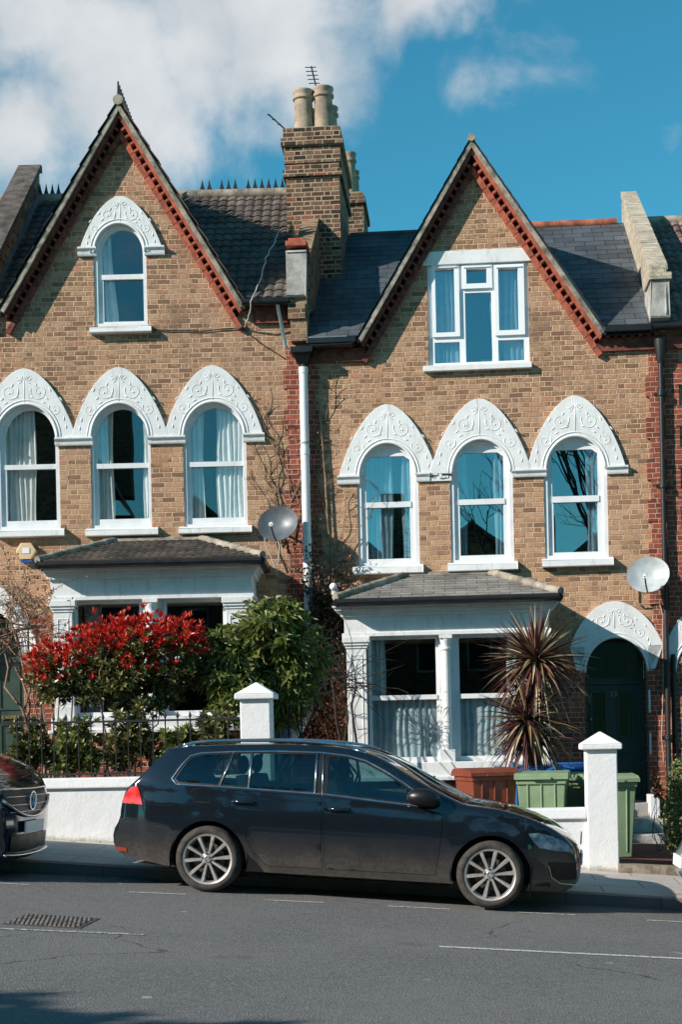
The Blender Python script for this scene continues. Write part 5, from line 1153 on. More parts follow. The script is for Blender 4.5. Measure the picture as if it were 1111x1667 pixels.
# cordyline
def cordyline():
    rnd = random.Random(5); Yc = -3.0; base = gz(872, Yc); t = thing('cordyline', 'spiky purple cordyline with two heads in front of the right bay', 'plant', S, base)
    hx, hz = S.p(874, 1074, Yc); lx, lz = S.p(860, 1172, Yc - .25); bv = Vector(base)
    tr = MB(); tr.tube([bv, bv + Vector((.02, 0, .5)), Vector((hx + .02, Yc, hz - .5)), Vector((hx, Yc, hz - .05))], .055, 10, r2=.045); tr.tube([bv + Vector((-.03, 0, .35)), Vector((lx + .08, Yc - .1, lz - .35)), Vector((lx, Yc - .25, lz - .05))], .045, 10, r2=.035)
    tr.build('trunk', plain('fibrous cordyline trunk', (.10,.07,.05), .95, var=.3, scale=20, bump=.8), t, smooth=True, angle=50)
    for (c, R, n, seed) in ((Vector(((hx+lx)/2 + .03, Yc - .08, (hz+lz)/2 - .02)), .50, 110, 3), (Vector((lx + .04, Yc - .2, lz - .22)), .58, 120, 4), (Vector((hx, Yc, hz)), .76, 320, 1), (Vector((lx, Yc - .25, lz)), .64, 260, 2)):
        m = MB()
        for i in range(n):
            u = (i+.5)/n; cz = 1.0 - 1.72*u; sz = math.sqrt(max(0, 1-cz*cz)); a = i*2.39996 + rnd.uniform(-.2,.2)
            d = Vector((sz*math.cos(a), sz*math.sin(a), cz)).normalized(); ln = R*rnd.uniform(.6, 1.15); w = rnd.uniform(.030, .052); dr = (.06 + .5*u**2)*rnd.uniform(.3, 1.9)
            s = d.cross(Vector((0,0,1))); s = s.normalized() if s.length > .05 else Vector((1,0,0)); s = (s + Vector((rnd.uniform(-.3,.3),)*3)).normalized()
            nn = s.cross(d).normalized(); K = 6; k = len(m.v)
            for j in range(K+1):
                f = j/K; p = c + d*ln*(.05 + .95*f) + Vector((0,0,-dr*ln*f*f)); ww = w*(.55 + .9*f if f < .5 else 1.0*(1-f)*2*.98 + .02)*.5
                m.v += [tuple(p - s*ww + nn*ww*.35), tuple(p - nn*ww*.2), tuple(p + s*ww + nn*ww*.35)]
            for j in range(K): m.f += [(k+3*j, k+3*j+1, k+3*j+4, k+3*j+3), (k+3*j+1, k+3*j+2, k+3*j+5, k+3*j+4)]; m.m += [0, 0]
        m.build('leaf_head', M['lcor'], t)
cordyline()
# bare climbers
def vine(label, F, roots, y, mat, seed, n, r=.009, len_=1.0, up=(0, 1), spreadx=.35, leaves=None, name='climbing_plant', tw=26):
    rnd = random.Random(seed); x0, z0 = F.p(*roots[0], y); t = thing(name, label, 'climber', F, (x0, 0, z0)); m = MB(); lf = MB()
    for i in range(n):
        a = roots[rnd.randrange(len(roots))]; x, z = F.p(a[0] + rnd.uniform(-6, 6), a[1] + rnd.uniform(-15, 15), y); yy = y + rnd.uniform(-.02, .03); dx = rnd.uniform(-.6, .6)*spreadx; pts = []; K = int(tw*rnd.uniform(.4, 1.0)*len_); st = .075
        for k in range(K):
            pts.append((x, min(yy, -.012), z)); dx = max(-.9, min(.9, dx*.9 + rnd.gauss(0, .28)*spreadx*1.6)); x += (up[0] + dx)*st; z += up[1]*st*rnd.uniform(.75, 1.1); yy = y + .02*math.sin(k*.7 + i)
            if k > 3 and rnd.random() < .22:
                q = Vector(pts[-1]); e = q + Vector((rnd.choice((-1,1))*rnd.uniform(.08,.28), rnd.uniform(-.03,.02), rnd.uniform(.02,.25))); e.y = min(e.y, -.012); m.tube([q, (q+e)/2 + Vector((0,0,.03)), e], r*.5, 4, r2=r*.3)
            if leaves and rnd.random() < .9:
                for _ in range(leaves[1]): leaf(lf, Vector(pts[-1]) + Vector((rnd.gauss(0,.07), -abs(rnd.gauss(0,.06)), rnd.gauss(0,.07))), Vector((rnd.gauss(0,1), -.6, rnd.gauss(0,1))), leaves[2], leaves[2]*.7, rnd=rnd)
        if len(pts) > 2: m.tube(pts, r*rnd.uniform(.6, 1.2), 5, r2=r*.35)
    m.build('stems', M[mat], t, smooth=True)
    if leaves: lf.build('leaves', M[leaves[0]], t)
    return t
vine('bare brown creeper stems spreading up the red brick left of the white pipe', L, [(468, 870), (482, 860), (455, 875), (475, 900)], -.035, 'vine', 3, 12, .010, 1.5, spreadx=.28)
vine('dry creeper stems climbing the shaded wall right of the white pipe', S, [(508, 900), (525, 930), (540, 960), (515, 820)], -.04, 'vine', 4, 12, .010, 1.3, spreadx=.3, leaves=('lrus', 1, .03))
vine('dense dark ivy and rust coloured creeper filling the corner left of the right bay', S, [(505, 1220), (520, 1230), (535, 1235), (548, 1230), (556, 1240), (528, 1130), (545, 1100)], -.16, 'vined', 6, 46, .012, 1.15, spreadx=.24, leaves=('lrus', 3, .05))
vine('dark ivy hanging round the white pipe foot', S, [(515, 1150), (535, 1130), (550, 1080), (520, 1050)], -.25, 'vined', 9, 24, .010, 1.0, spreadx=.3, leaves=('lvin', 5, .06))
# long pale cable-like stem on the shaded strip
cable('long pale bare stem running down the shaded wall', S, [(520, 668), (523, 700), (530, 780), (534, 850), (541, 905), (536, 945), (533, 962)], -.06, .013, M['vine'], .006, 9)
# tangled bare bush before the right bay's left pilaster
def tangle(label, F, base_px, heads, y, seed, mat, name, n=26, R=.22, rust=None):
    rnd = random.Random(seed); b = gz(base_px, y); t = thing(name, label, 'shrub', F, b); m = MB(); lf = MB()
    for (hx, hy, rr) in heads:
        x, z = F.p(hx, hy, y); c = Vector((x, y, z)); branch(m, b, c, .022, .015, rnd, .06, 8)
        for i in range(n):
            pts = []; a = rnd.uniform(0, 6.28); el = rnd.uniform(-.5, 1.1); d = Vector((math.cos(a)*math.cos(el), .5*math.sin(a), math.sin(el))); p = c + Vector((rnd.gauss(0,.03), 0, rnd.gauss(0,.05)))
            ax = Vector((rnd.gauss(0,.4), 1, rnd.gauss(0,.4))).normalized(); rot = Matrix.Rotation(rnd.uniform(-.35,.35), 3, ax)
            for k in range(9): pts.append(p.copy()); p += d*rr*.17*rnd.uniform(.8,1.3); d = rot @ d; d = (d + Vector((rnd.gauss(0,.12), rnd.gauss(0,.08), rnd.gauss(0,.12)))).normalized()
            m.tube(pts, .007, 4, r2=.003)
            if rust:
                for q in pts[3:]:
                    for _ in range(3): leaf(lf, q + Vector((rnd.gauss(0,.03),)*3), Vector((rnd.gauss(0,1), rnd.gauss(0,1), rnd.gauss(0,1))), .045, .025, rnd=rnd)
    m.build('branches', M[mat], t, smooth=True)
    if rust: lf.build('leaves', M[rust], t)
tangle('tangled dark bare twigs in front of the left pilaster of the right bay', S, 575, [(580, 1118, .8), (562, 1108, .6), (540, 1105, .6)], -1.5, 3, 'vined', 'bare_shrub', 16)
tangle('rusty leaved pruned shrub in front of the left door arch', S, 85, [(15, 1030, .9), (30, 1050, .9), (5, 1050, .8), (45, 1020, .6)], -2.9, 8, 'vine', 'bare_shrub', 12, rust='lrus')
def climber_arch():
    rnd = random.Random(13); y = -.12; t = thing('climbing_plant', 'bare woody climber arching over the left door hood', 'climber', L, (L.p(82, 1230, -.5)[0], -.3, road(-4) + gl)); m = MB()
    for pts in ([(80, 1230), (75, 1180), (68, 1140), (52, 1100), (30, 1050), (15, 1010), (5, 985)], [(82, 1235), (85, 1190), (92, 1150), (84, 1120), (60, 1080)], [(5, 945), (25, 962), (45, 985), (60, 1000), (85, 1008)], [(15, 985), (22, 1010), (45, 1040), (60, 1065)], [(0, 955), (30, 960), (55, 985), (62, 1005)], [(20, 990), (35, 975), (50, 965)], [(18, 985), (18, 1040), (10, 1060)]):
        P = []
        for i in range(len(pts)-1):
            for k in range(4):
                f = k/4; a = pts[i][0]*(1-f) + pts[i+1][0]*f; b = pts[i][1]*(1-f) + pts[i+1][1]*f; yy = -.6 if b > 1060 else -.15 - .45*max(0, (b-1000)/60); q = L.p(a + rnd.uniform(-1,1), b, yy); P.append((q[0], yy, q[1]))
        m.tube(P, .022 if pts[0][1] > 1100 else .013, 6, r2=.01)
    for i in range(40):
        a = rnd.uniform(-5, 75); b = 945 + rnd.uniform(0, 60) + a*.4; x, z = L.p(a, b, -.1); m.tube([(x, -.1, z), (x + rnd.uniform(-.12,.12), -.1 - rnd.random()*.06, z + rnd.uniform(-.08,.16)), (x + rnd.uniform(-.25,.25), -.1, z + rnd.uniform(-.1,.2))], .006, 4)
    m.build('stems', M['vine'], t, smooth=True)
climber_arch()

# ================================================================== ACROSS THE STREET (seen only as reflections and as a shadow)
def opp_house(x0, x1, eave, peak, label):
    y = -29.0; zb = road((x0+x1)/2); t = thing('terraced_house', label, 'house', S, ((x0+x1)/2, y, zb), 'houses across the street'); xm = (x0+x1)/2
    op = []
    for fx in (.15, .45, .75):
        for fz in (.12, .55): op.append(rect(x0 + (x1-x0)*fx, x0 + (x1-x0)*fx + .8, zb + eave*fz, zb + eave*fz + 1.6))
    m = MB(); m.prism([(x0, zb-.5), (x1, zb-.5), (x1, zb+eave), (xm, zb+peak-.1), (x0, zb+eave)], y, y - .3, op); m.build('wall', M['dtan'], t, recalc=True)
    m = MB()
    for o in op: m.prism(o, y - .1, y - .14, [rect(o[0][0]+.07, o[1][0]-.07, o[0][1]+.07, o[2][1]-.07)])
    m.build('window', M['wood'], t); m = MB()
    for o in op: m.prism(o, y - .2, y - .21)
    m.build('pane', M['black'], t)
    m = MB(); m.prism([(x0, zb+eave), (xm, zb+peak), (x1, zb+eave), (x1, zb+eave-.15), (xm, zb+peak-.15), (x0, zb+eave-.15)], y + .3, y - 9); m.box(x0, x1, y - 8.7, y - 9, zb, zb+eave); m.build('roof', M['slate'], t, recalc=True)
    m = MB(); m.box(x1 - .5, x1 + .3, y - 4, y - 5, zb+eave, zb+peak+.6); m.build('chimney', M['chim'], t)
for i in range(9):
    x0 = -27 + i*5.3
    opp_house(x0, x0 + 5.28, (9.6, 6.0, 6.4, 9.5, 7.0, 6.6, 7.4, 6.2, 6.5)[i], (10.9, 8.0, 9.0, 13.0, 9.2, 8.6, 9.4, 8.2, 9)[i], 'brick gabled house in the row on the far side of the street')
def bare_tree(x, y, h, label, seed, leaves=False):
    rnd = random.Random(seed); zb = road(x); t = thing('bare_tree', label, 'tree', S, (x, y, zb), 'trees across the street'); m = MB(); tw = MB()
    def grow(p, d, ln, r, lvl):
        q = p + d*ln; branch(m if lvl < 3 else tw, p, q, r, r*.65, rnd, .08, 4)
        if lvl >= 6: return
        for k in range(3 if lvl < 5 else 2):
            nd = (d + Vector((rnd.gauss(0,.42), rnd.gauss(0,.42), rnd.gauss(.08,.25)))).normalized(); grow(p.lerp(q, rnd.uniform(.6, 1)), nd, ln*rnd.uniform(.66,.84), r*.6, lvl+1)
    grow(Vector((x, y, zb)), Vector((0,0,1)), h*.27, .17, 0); m.build('trunk', M['vined'], t); tw.build('twigs', M['vined'], t)
rnd_ = random.Random(3)
bush('added_shadow_tree', 'unseen evergreen tree added on the near pavement to throw the shadow at the bottom left', 'tree', S, [(-9.2, -19.9, 3.85, 1.8, 1.5, 1.5), (-8.2, -19.9, 3.8, 1.2, 1.2, 1.35), (-10.6, -19.9, 3.95, 1.4, 1.3, 1.45)], 4500, .26, .12, 'llau', (-9.6, -19.9, road(-9.6)), 77, nl=6, stems=12, sr=.12, shell=.4)  # out of view, added and sized for the shadow on the road
bare_tree(5.0, -26.0, 17.0, 'bare street tree on the opposite pavement reflected in the right hand window', 4)

# dry leaves and grit along the gutter, the wall foot and the path
rnd = random.Random(21); lm = MB()
for i in range(420):
    x = rnd.uniform(-6, 6); w_ = rnd.random()
    y, dz = (ky - abs(rnd.gauss(0, .12)) - .02, .006) if w_ < .5 else (wy - abs(rnd.gauss(0, .07)) - .02, KH + .018*(wy-ky) + .012) if w_ < .85 else (rnd.uniform(ky + .2, wy - .1), KH + .02)
    leaf(lm, Vector((x, y, road(x) + dz)), Vector((rnd.gauss(0,1), rnd.gauss(0,1), rnd.uniform(.02,.25))), rnd.uniform(.012, .045), rnd.uniform(.008, .025), up=Vector((0,0,1)), rnd=rnd)
single(lm, 'leaf_litter', M['lrus'], S, (0, ky, road(0)), 'scattered dry leaves along the kerb and foot of the garden wall', 'leaf litter', kind='stuff')
# ================================================================== CARS
_c0 = S.M @ Vector((_xa, YC, 0))
CF = Frame(_c0.x, _c0.y, S.yaw + .06)
_q = CF.p(797, 1480, 0); _p = CF.p(338, 1453, 0); CSL = math.atan2(_p[1] - _q[1], _q[0] - _p[0]); CX0, CZ0 = _p
def cpx(px, py, off=0.0):
    x, z = CF.p(px, py, off); x -= CX0; z -= CZ0; c, s = math.cos(CSL), math.sin(CSL); return (x*c - z*s, x*s + z*c)
def cc(X, Y, off=0.0): return cpx(160 + X/1.389, 1180 + Y/1.389, off)
WB = cpx(797, 1480)[0]; print('wheelbase', WB, 'slope', CSL)
WR = (cc(247, 306)[0], .315); WF = (cc(887, 341)[0], .315); RT = .312
def sstep(a, b, x): t = max(0, min(1, (x-a)/(b-a))); return t*t*(3-2*t)
def cw(x, z):
    b = .895
    if x > 2.15: b -= .23*((x-2.15)/1.33)**2.4
    if x < .1: b -= .13*((.1-x)/1.0)**2.2
    zb = .965 - .025*x
    if z > zb: b -= (z-zb)*.30 + .36*(z-zb)**2
    if z < .6: b -= .13*((.6-z)/.4)**2
    elif z <= zb: b -= .035*((z-.6)/.36)**2
    else: b -= .035
    b += .010*(1 - sstep(zb-.125, zb-.10, z)) * (1 if -.7 < x < 3.0 else 0)
    b += .010*sstep(.40, .30, z) if z < .40 and .5 < x < 2.2 else 0
    for c in (WR, WF):
        d = math.hypot(x-c[0], z-c[1])
        if d < .47: b += .016*(1 - sstep(.385, .47, d))
    return b
def inpoly(p, poly):
    x, y = p; r = False; j = len(poly)-1
    for i in range(len(poly)):
        xi, yi = poly[i]; xj, yj = poly[j]
        if (yi > y) != (yj > y) and x < (xj-xi)*(y-yi)/(yj-yi) + xi: r = not r
        j = i
    return r
def dens(poly, st=.05, closed=True):
    o = []; n = len(poly)
    for i in range(n if closed else n-1):
        a, b = poly[i], poly[(i+1) % n]; k = max(1, int(math.hypot(b[0]-a[0], b[1]-a[1])/st))
        for j in range(k): o.append((a[0] + (b[0]-a[0])*j/k, a[1] + (b[1]-a[1])*j/k))
    if not closed: o.append(poly[-1])
    return o
def chaikin(p, it=2):
    for _ in range(it):
        q = [p[0]]
        for i in range(len(p)-1):
            a, b = p[i], p[i+1]
            q += [(a[0]*.75+b[0]*.25, a[1]*.75+b[1]*.25), (a[0]*.25+b[0]*.75, a[1]*.25+b[1]*.75)]
        p = q + [p[-1]]
    return p
def panel(outer, holes=(), st=.05):
    loops = [outer] + list(holes); V = []; E = []
    for l in loops:
        k = len(V); V += l; E += [(k+i, k+(i+1) % len(l)) for i in range(len(l))]
    x0, x1 = min(p[0] for p in outer), max(p[0] for p in outer); z0, z1 = min(p[1] for p in outer), max(p[1] for p in outer)
    cells = {}
    for p in V: cells.setdefault((int(p[0]//st), int(p[1]//st)), []).append(p)
    x = x0 + st*.5; G = []
    while x < x1:
        z = z0 + st*.5
        while z < z1:
            c = (int(x//st), int(z//st))
            near = any((q[0]-x)**2 + (q[1]-z)**2 < (st*.45)**2 for i in (-1,0,1) for j in (-1,0,1) for q in cells.get((c[0]+i, c[1]+j), ()))
            if not near and inpoly((x, z), outer) and not any(inpoly((x, z), h) for h in holes): G.append((x, z))
            z += st
        x += st
    r = delaunay_2d_cdt([Vector(p) for p in V + G], E, [], 0, 1e-6)
    vs = [(v.x, v.y) for v in r[0]]; fs = []
    for f in r[2]:
        c = (sum(vs[i][0] for i in f)/len(f), sum(vs[i][1] for i in f)/len(f))
        if inpoly(c, outer) and not any(inpoly(c, h) for h in holes):
            a = sum(vs[f[i]][0]*vs[f[(i+1) % len(f)]][1] - vs[f[(i+1) % len(f)]][0]*vs[f[i]][1] for i in range(len(f)))
            fs.append(tuple(f) if a > 0 else tuple(reversed(f)))
    return vs, fs
def carpaint(name, col, dirt=.5, dcol=(.20,.17,.145)):
    m, nt, p, out = newmat(name); N = NT(nt); t = N.n('ShaderNodeTexCoord').outputs['Object']
    s = N.n('ShaderNodeSeparateXYZ'); N.l(t, s.inputs[0])
    nz = N.noise(t, 3.2, 6, .65); v = N.math('ADD', s.outputs[2], N.math('MULTIPLY', N.math('SUBTRACT', nz, .5), .20))
    d = N.maprange(v, .10, .60, 1, 0); d = N.math('MULTIPLY', d, N.maprange(N.noise(t, 22, 4, .7), .25, .7, .55, 1)); d = N.math('MULTIPLY', d, dirt)
    sp = N.maprange(N.noise(t, 90, 2), .68, .75, 0, .25); d2 = N.math('MINIMUM', N.math('ADD', d, N.math('MULTIPLY', sp, dirt)), 1)
    N.l(N.mix(d2, col, dcol), p.inputs['Base Color']); N.l(N.maprange(d2, 0, 1, .12, .85, False), p.inputs['Roughness'])
    p.inputs['Metallic'].default_value = .0; N.l(N.maprange(d2, 0, .8, .9, 0, False), p.inputs['Coat Weight']); p.inputs['Coat Roughness'].default_value = .05
    N.bump(N.noise(t, 2.2, 2), .03, .02, p); return m
M['paint'] = carpaint('dusty black car paint', (.006,.009,.014), .58, (.22,.185,.155)); M['paint2'] = carpaint('clean dark blue car paint', (.004,.012,.030), .05); M['paint3'] = carpaint('silver car paint', (.16,.17,.18), .1)
M['cglass'] = glassmat('tinted car glass', (.34,.50,.50), .03, 1.4); M['cglassc'] = glassmat('windscreen glass', (.55,.7,.72), .05, 1.6)
M['chrome'] = plain('satin chrome', (.75,.75,.76), .18, metal=1, var=.03); M['tyre'] = plain('dusty tyre rubber', (.060,.050,.043), .85, var=.35, scale=8, bump=.3); M['alloy'] = plain('dusty silver alloy', (.50,.475,.45), .42, metal=.55, var=.15, scale=12)
M['trim'] = plain('car black trim', (.008,.008,.009), .4); M['cabin'] = plain('dark car seats', (.02,.022,.024), .8); M['hsteel'] = plain('brake disc', (.12,.11,.10), .5, metal=.8)
def redlens():
    m, nt, p, out = newmat('red tail lamp lens'); N = NT(nt); t = N.n('ShaderNodeTexCoord').outputs['Object']
    N.l(N.mix(N.maprange(N.noise(t, 7, 2), .4, .6), (.62,.02,.025), (.78,.10,.09)), p.inputs['Base Color']); p.inputs['Roughness'].default_value = .12; p.inputs['Coat Weight'].default_value = 1; p.inputs['Subsurface Weight'].default_value = .15; return m
M['redl'] = redlens(); M['hlamp'] = plain('headlamp lens', (.02,.07,.12), .05, coat=1, metal=.4, var=.3, scale=11, col2=(.16,.28,.38)); M['orange'] = plain('reflector', (.35,.06,.03), .3)
M['plate'] = plain('number plate', (.88,.88,.86), .4)
# outlines in car coordinates (x forward from the rear axle, z up)
TOP = [(150,57),(170,53),(200,50),(300,46.5),(440,46.5),(520,50),(575,58),(610,68),(655,92),(705,122),(762,154),(815,180)]
HOOD = [(832,184),(900,192),(970,212),(1030,236),(1062,252),(1082,270),(1091,290)]
NOSE = [(1091,290),(1094,318),(1092,345),(1088,364),(1072,376)]
REAR = [(54,296),(32,276),(32,240),(50,212),(52,182),(62,146),(80,130),(100,112),(128,82),(146,64),(150,57)]
gh = .16
def arcpts(c, r, a0, a1, n=22): return [(c[0] + r*math.cos(a0 + (a1-a0)*i/n), c[1] + r*math.sin(a0 + (a1-a0)*i/n)) for i in range(n+1)]
topP = chaikin([cc(*q, gh if q[1] < 170 else .1) for q in TOP], 2); hoodP = chaikin([cc(*q, .12 if q[0] < 1050 else .3) for q in HOOD], 2)
noseP = chaikin([cc(*q, .3) for q in NOSE], 2); nsq = lambda L_: [(x - .055*sstep(2.9, 3.45, x), z) for x, z in L_]; hoodP = nsq(hoodP); noseP = nsq(noseP); rearP = chaikin([cc(*q, .15) for q in REAR], 1)
zs_r, zs_f = cc(345, 334)[1], cc(785, 361)[1]; ra = .362
def arch(c, zc0, zc1): return arcpts(c, ra, math.asin((zc0-c[1])/ra) if True else 0, PI - math.asin((zc1-c[1])/ra))
zfb = cc(1000, 378, .2)[1]; zrb = cc(168, 322)[1]
OUT = rearP[:-1] + topP + hoodP + noseP[1:]                   # from the rear bottom over the roof to the nose bottom
under_ = [(WF[0] + .62, zfb)] + arch(WF, zfb, zs_f) + [(WF[0] - .42, zs_f), (WR[0] + .43, zs_r)] + arch(WR, zs_r, zrb) + [(WR[0] - .45, zrb)]
side_out = list(reversed(OUT + [p for p in under_]))
side_out = dens(side_out, .06)
def poly(pts, off=0.0): return dens([cc(*p, off) for p in pts], .05)
DLO = poly([(167,122),(186,92),(204,71),(228,64),(300,61),(400,60),(500,63),(560,70),(604,82),(650,106),(694,133),(722,153),(732,183),(620,170),(520,157),(400,148),(280,139),(178,134)], .1)
DR = poly([(286,146),(505,163),(505,328),(378,321),(352,292),(331,250),(303,194)]); DF = poly([(509.5,163),(735,190),(779,204),(777,253),(763,342),(509.5,328)])
GL = [poly(g, .1) for g in ([(175,121),(192,94),(209,74),(230,69),(297,66),(272,134),(183,129)], [(308,66),(341,65),(338,139),(282,134)], [(348,65),(488,68),(488,150),(346,142)], [(519,71),(560,76),(602,88),(648,112),(690,138),(712,155),(720,176),(620,165),(519,153)])]
def mapside(vf, off=0.0, sgn=-1, f=None):
    vs, fs = vf; return [(x, sgn*(cw(x, z) + off), z) for x, z in vs], (fs if sgn < 0 else [tuple(reversed(q)) for q in fs])
body_pf = panel(side_out, [DLO, DR, DF]); dr_pf, df_pf = panel(DR and [p for p in DR], ()), panel(DF, ())
def shrink(pl, d):
    cx = sum(p[0] for p in pl)/len(pl); cz = sum(p[1] for p in pl)/len(pl)
    return [(p[0] + (cx-p[0])*d/max(.1, abs(cx-p[0]) + .001) if abs(cx-p[0]) > d else p[0], p[1] + (cz-p[1])*d/max(.1, abs(cz-p[1])) if abs(cz-p[1]) > d else p[1]) for p in pl]
dr_pf, df_pf = panel(shrink(DR, .004)), panel(shrink(DF, .004)); dlo_pf = panel(DLO, GL); gl_pf = [panel(g) for g in GL]
def along(pl, off, sgn, closed=True):
    q = pl + [pl[0]] if closed else pl; return [(x, sgn*(cw(x, z) + off), z) for x, z in q]
def wheel(car, c, y, sgn, steer=0, lite=False):
    w = bpy.data.objects.new('wheel', None); COL.objects.link(w); w.parent = car; w.location = (c[0], y, c[1]); w.rotation_euler = (0, 0, steer)
    if sgn > 0: w.rotation_euler = (0, 0, PI + steer)
    BASE[w.name] = Vector((0,0,0)); R = RT; W_ = .105
    m = MB(); m.lathe((0, 0, 0), [(.232, -W_), (.245, -W_-.012), (.27, -W_-.018), (R-.02, -W_-.004), (R, -W_+.03), (R, W_-.03), (R-.02, W_), (.24, W_), (.232, W_-.02)], 56, 'y', closed=True)
    m.build('tyre', M['tyre'], w, smooth=True, angle=50)
    r = MB(); r.lathe((0, 0, 0), [(.232, -W_-.004), (.238, -W_-.008), (.243, -W_-.0), (.236, -W_+.02), (.218, -W_+.025), (.214, .06), (.208, .06), (.212, -W_+.02), (.222, -W_-.002)], 56, 'y', closed=True)
    for i in range(10):
        a = 2*PI*i/10 + .12; ca, sa = math.cos(a), math.sin(a)
        def P(rr, t, yy): return (rr*ca - t*sa, yy, rr*sa + t*ca)
        r.hexa([P(.045, -.012, -W_+.035), P(.225, -.022, -W_+.035), P(.225, .022, -W_+.035), P(.045, .012, -W_+.035)][::-1], [P(.045, -.008, -W_+.004), P(.225, -.015, -W_-.0), P(.225, .015, -W_-.0), P(.045, .008, -W_+.004)][::-1])
    r.lathe((0, 0, 0), [(.0, -W_-.002), (.03, -W_-.004), (.036, -W_+.004), (.062, -W_+.012), (.066, -W_+.05), (0, -W_+.05)], 24, 'y')
    r.build('rim', M['alloy'], w, smooth=True, angle=35)
    b = MB(); b.lathe((0, 0, 0), [(0, -.03), (.15, -.03), (.15, -.01), (0, -.01)], 32, 'y'); b.build('brake_disc', M['hsteel'], w); 
    b = MB(); b.lathe((0, 0, 0), [(0, .02), (.21, .02), (.21, .05), (0, .05)], 32, 'y'); b.build('wheel_backing', M['trim'], w)
    n = MB()
    for i in range(5): a = 2*PI*i/5 + .44; n.lathe((.05*math.cos(a), -W_+.01, .05*math.sin(a)), [(.009, -.012), (.009, .01)], 8, 'y')
    n.build('wheel_bolts', M['trim'], w)
    emblem(w, (0, -W_-.006, 0), .026, 'y')
    return w
def emblem(par, c, r, ax):
    m = MB(); c = Vector(c)
    def P(u, v, h=0): return c + (Vector((u, -h, v)) if ax == 'y' else Vector((h, u, v)))
    m.tube([P(r*math.cos(2*PI*i/24), r*math.sin(2*PI*i/24)) for i in range(25)], r*.10, 5, cap=False)
    for pts in (((-.42,.80),(0,.08),(.42,.80)), ((-.88,.30),(-.42,-.75),(0,.0),(.42,-.75),(.88,.30))): m.tube([P(a*r, b*r, .002) for a, b in pts], r*.085, 4)
    o = m.build('emblem', M['chrome'], par); return o
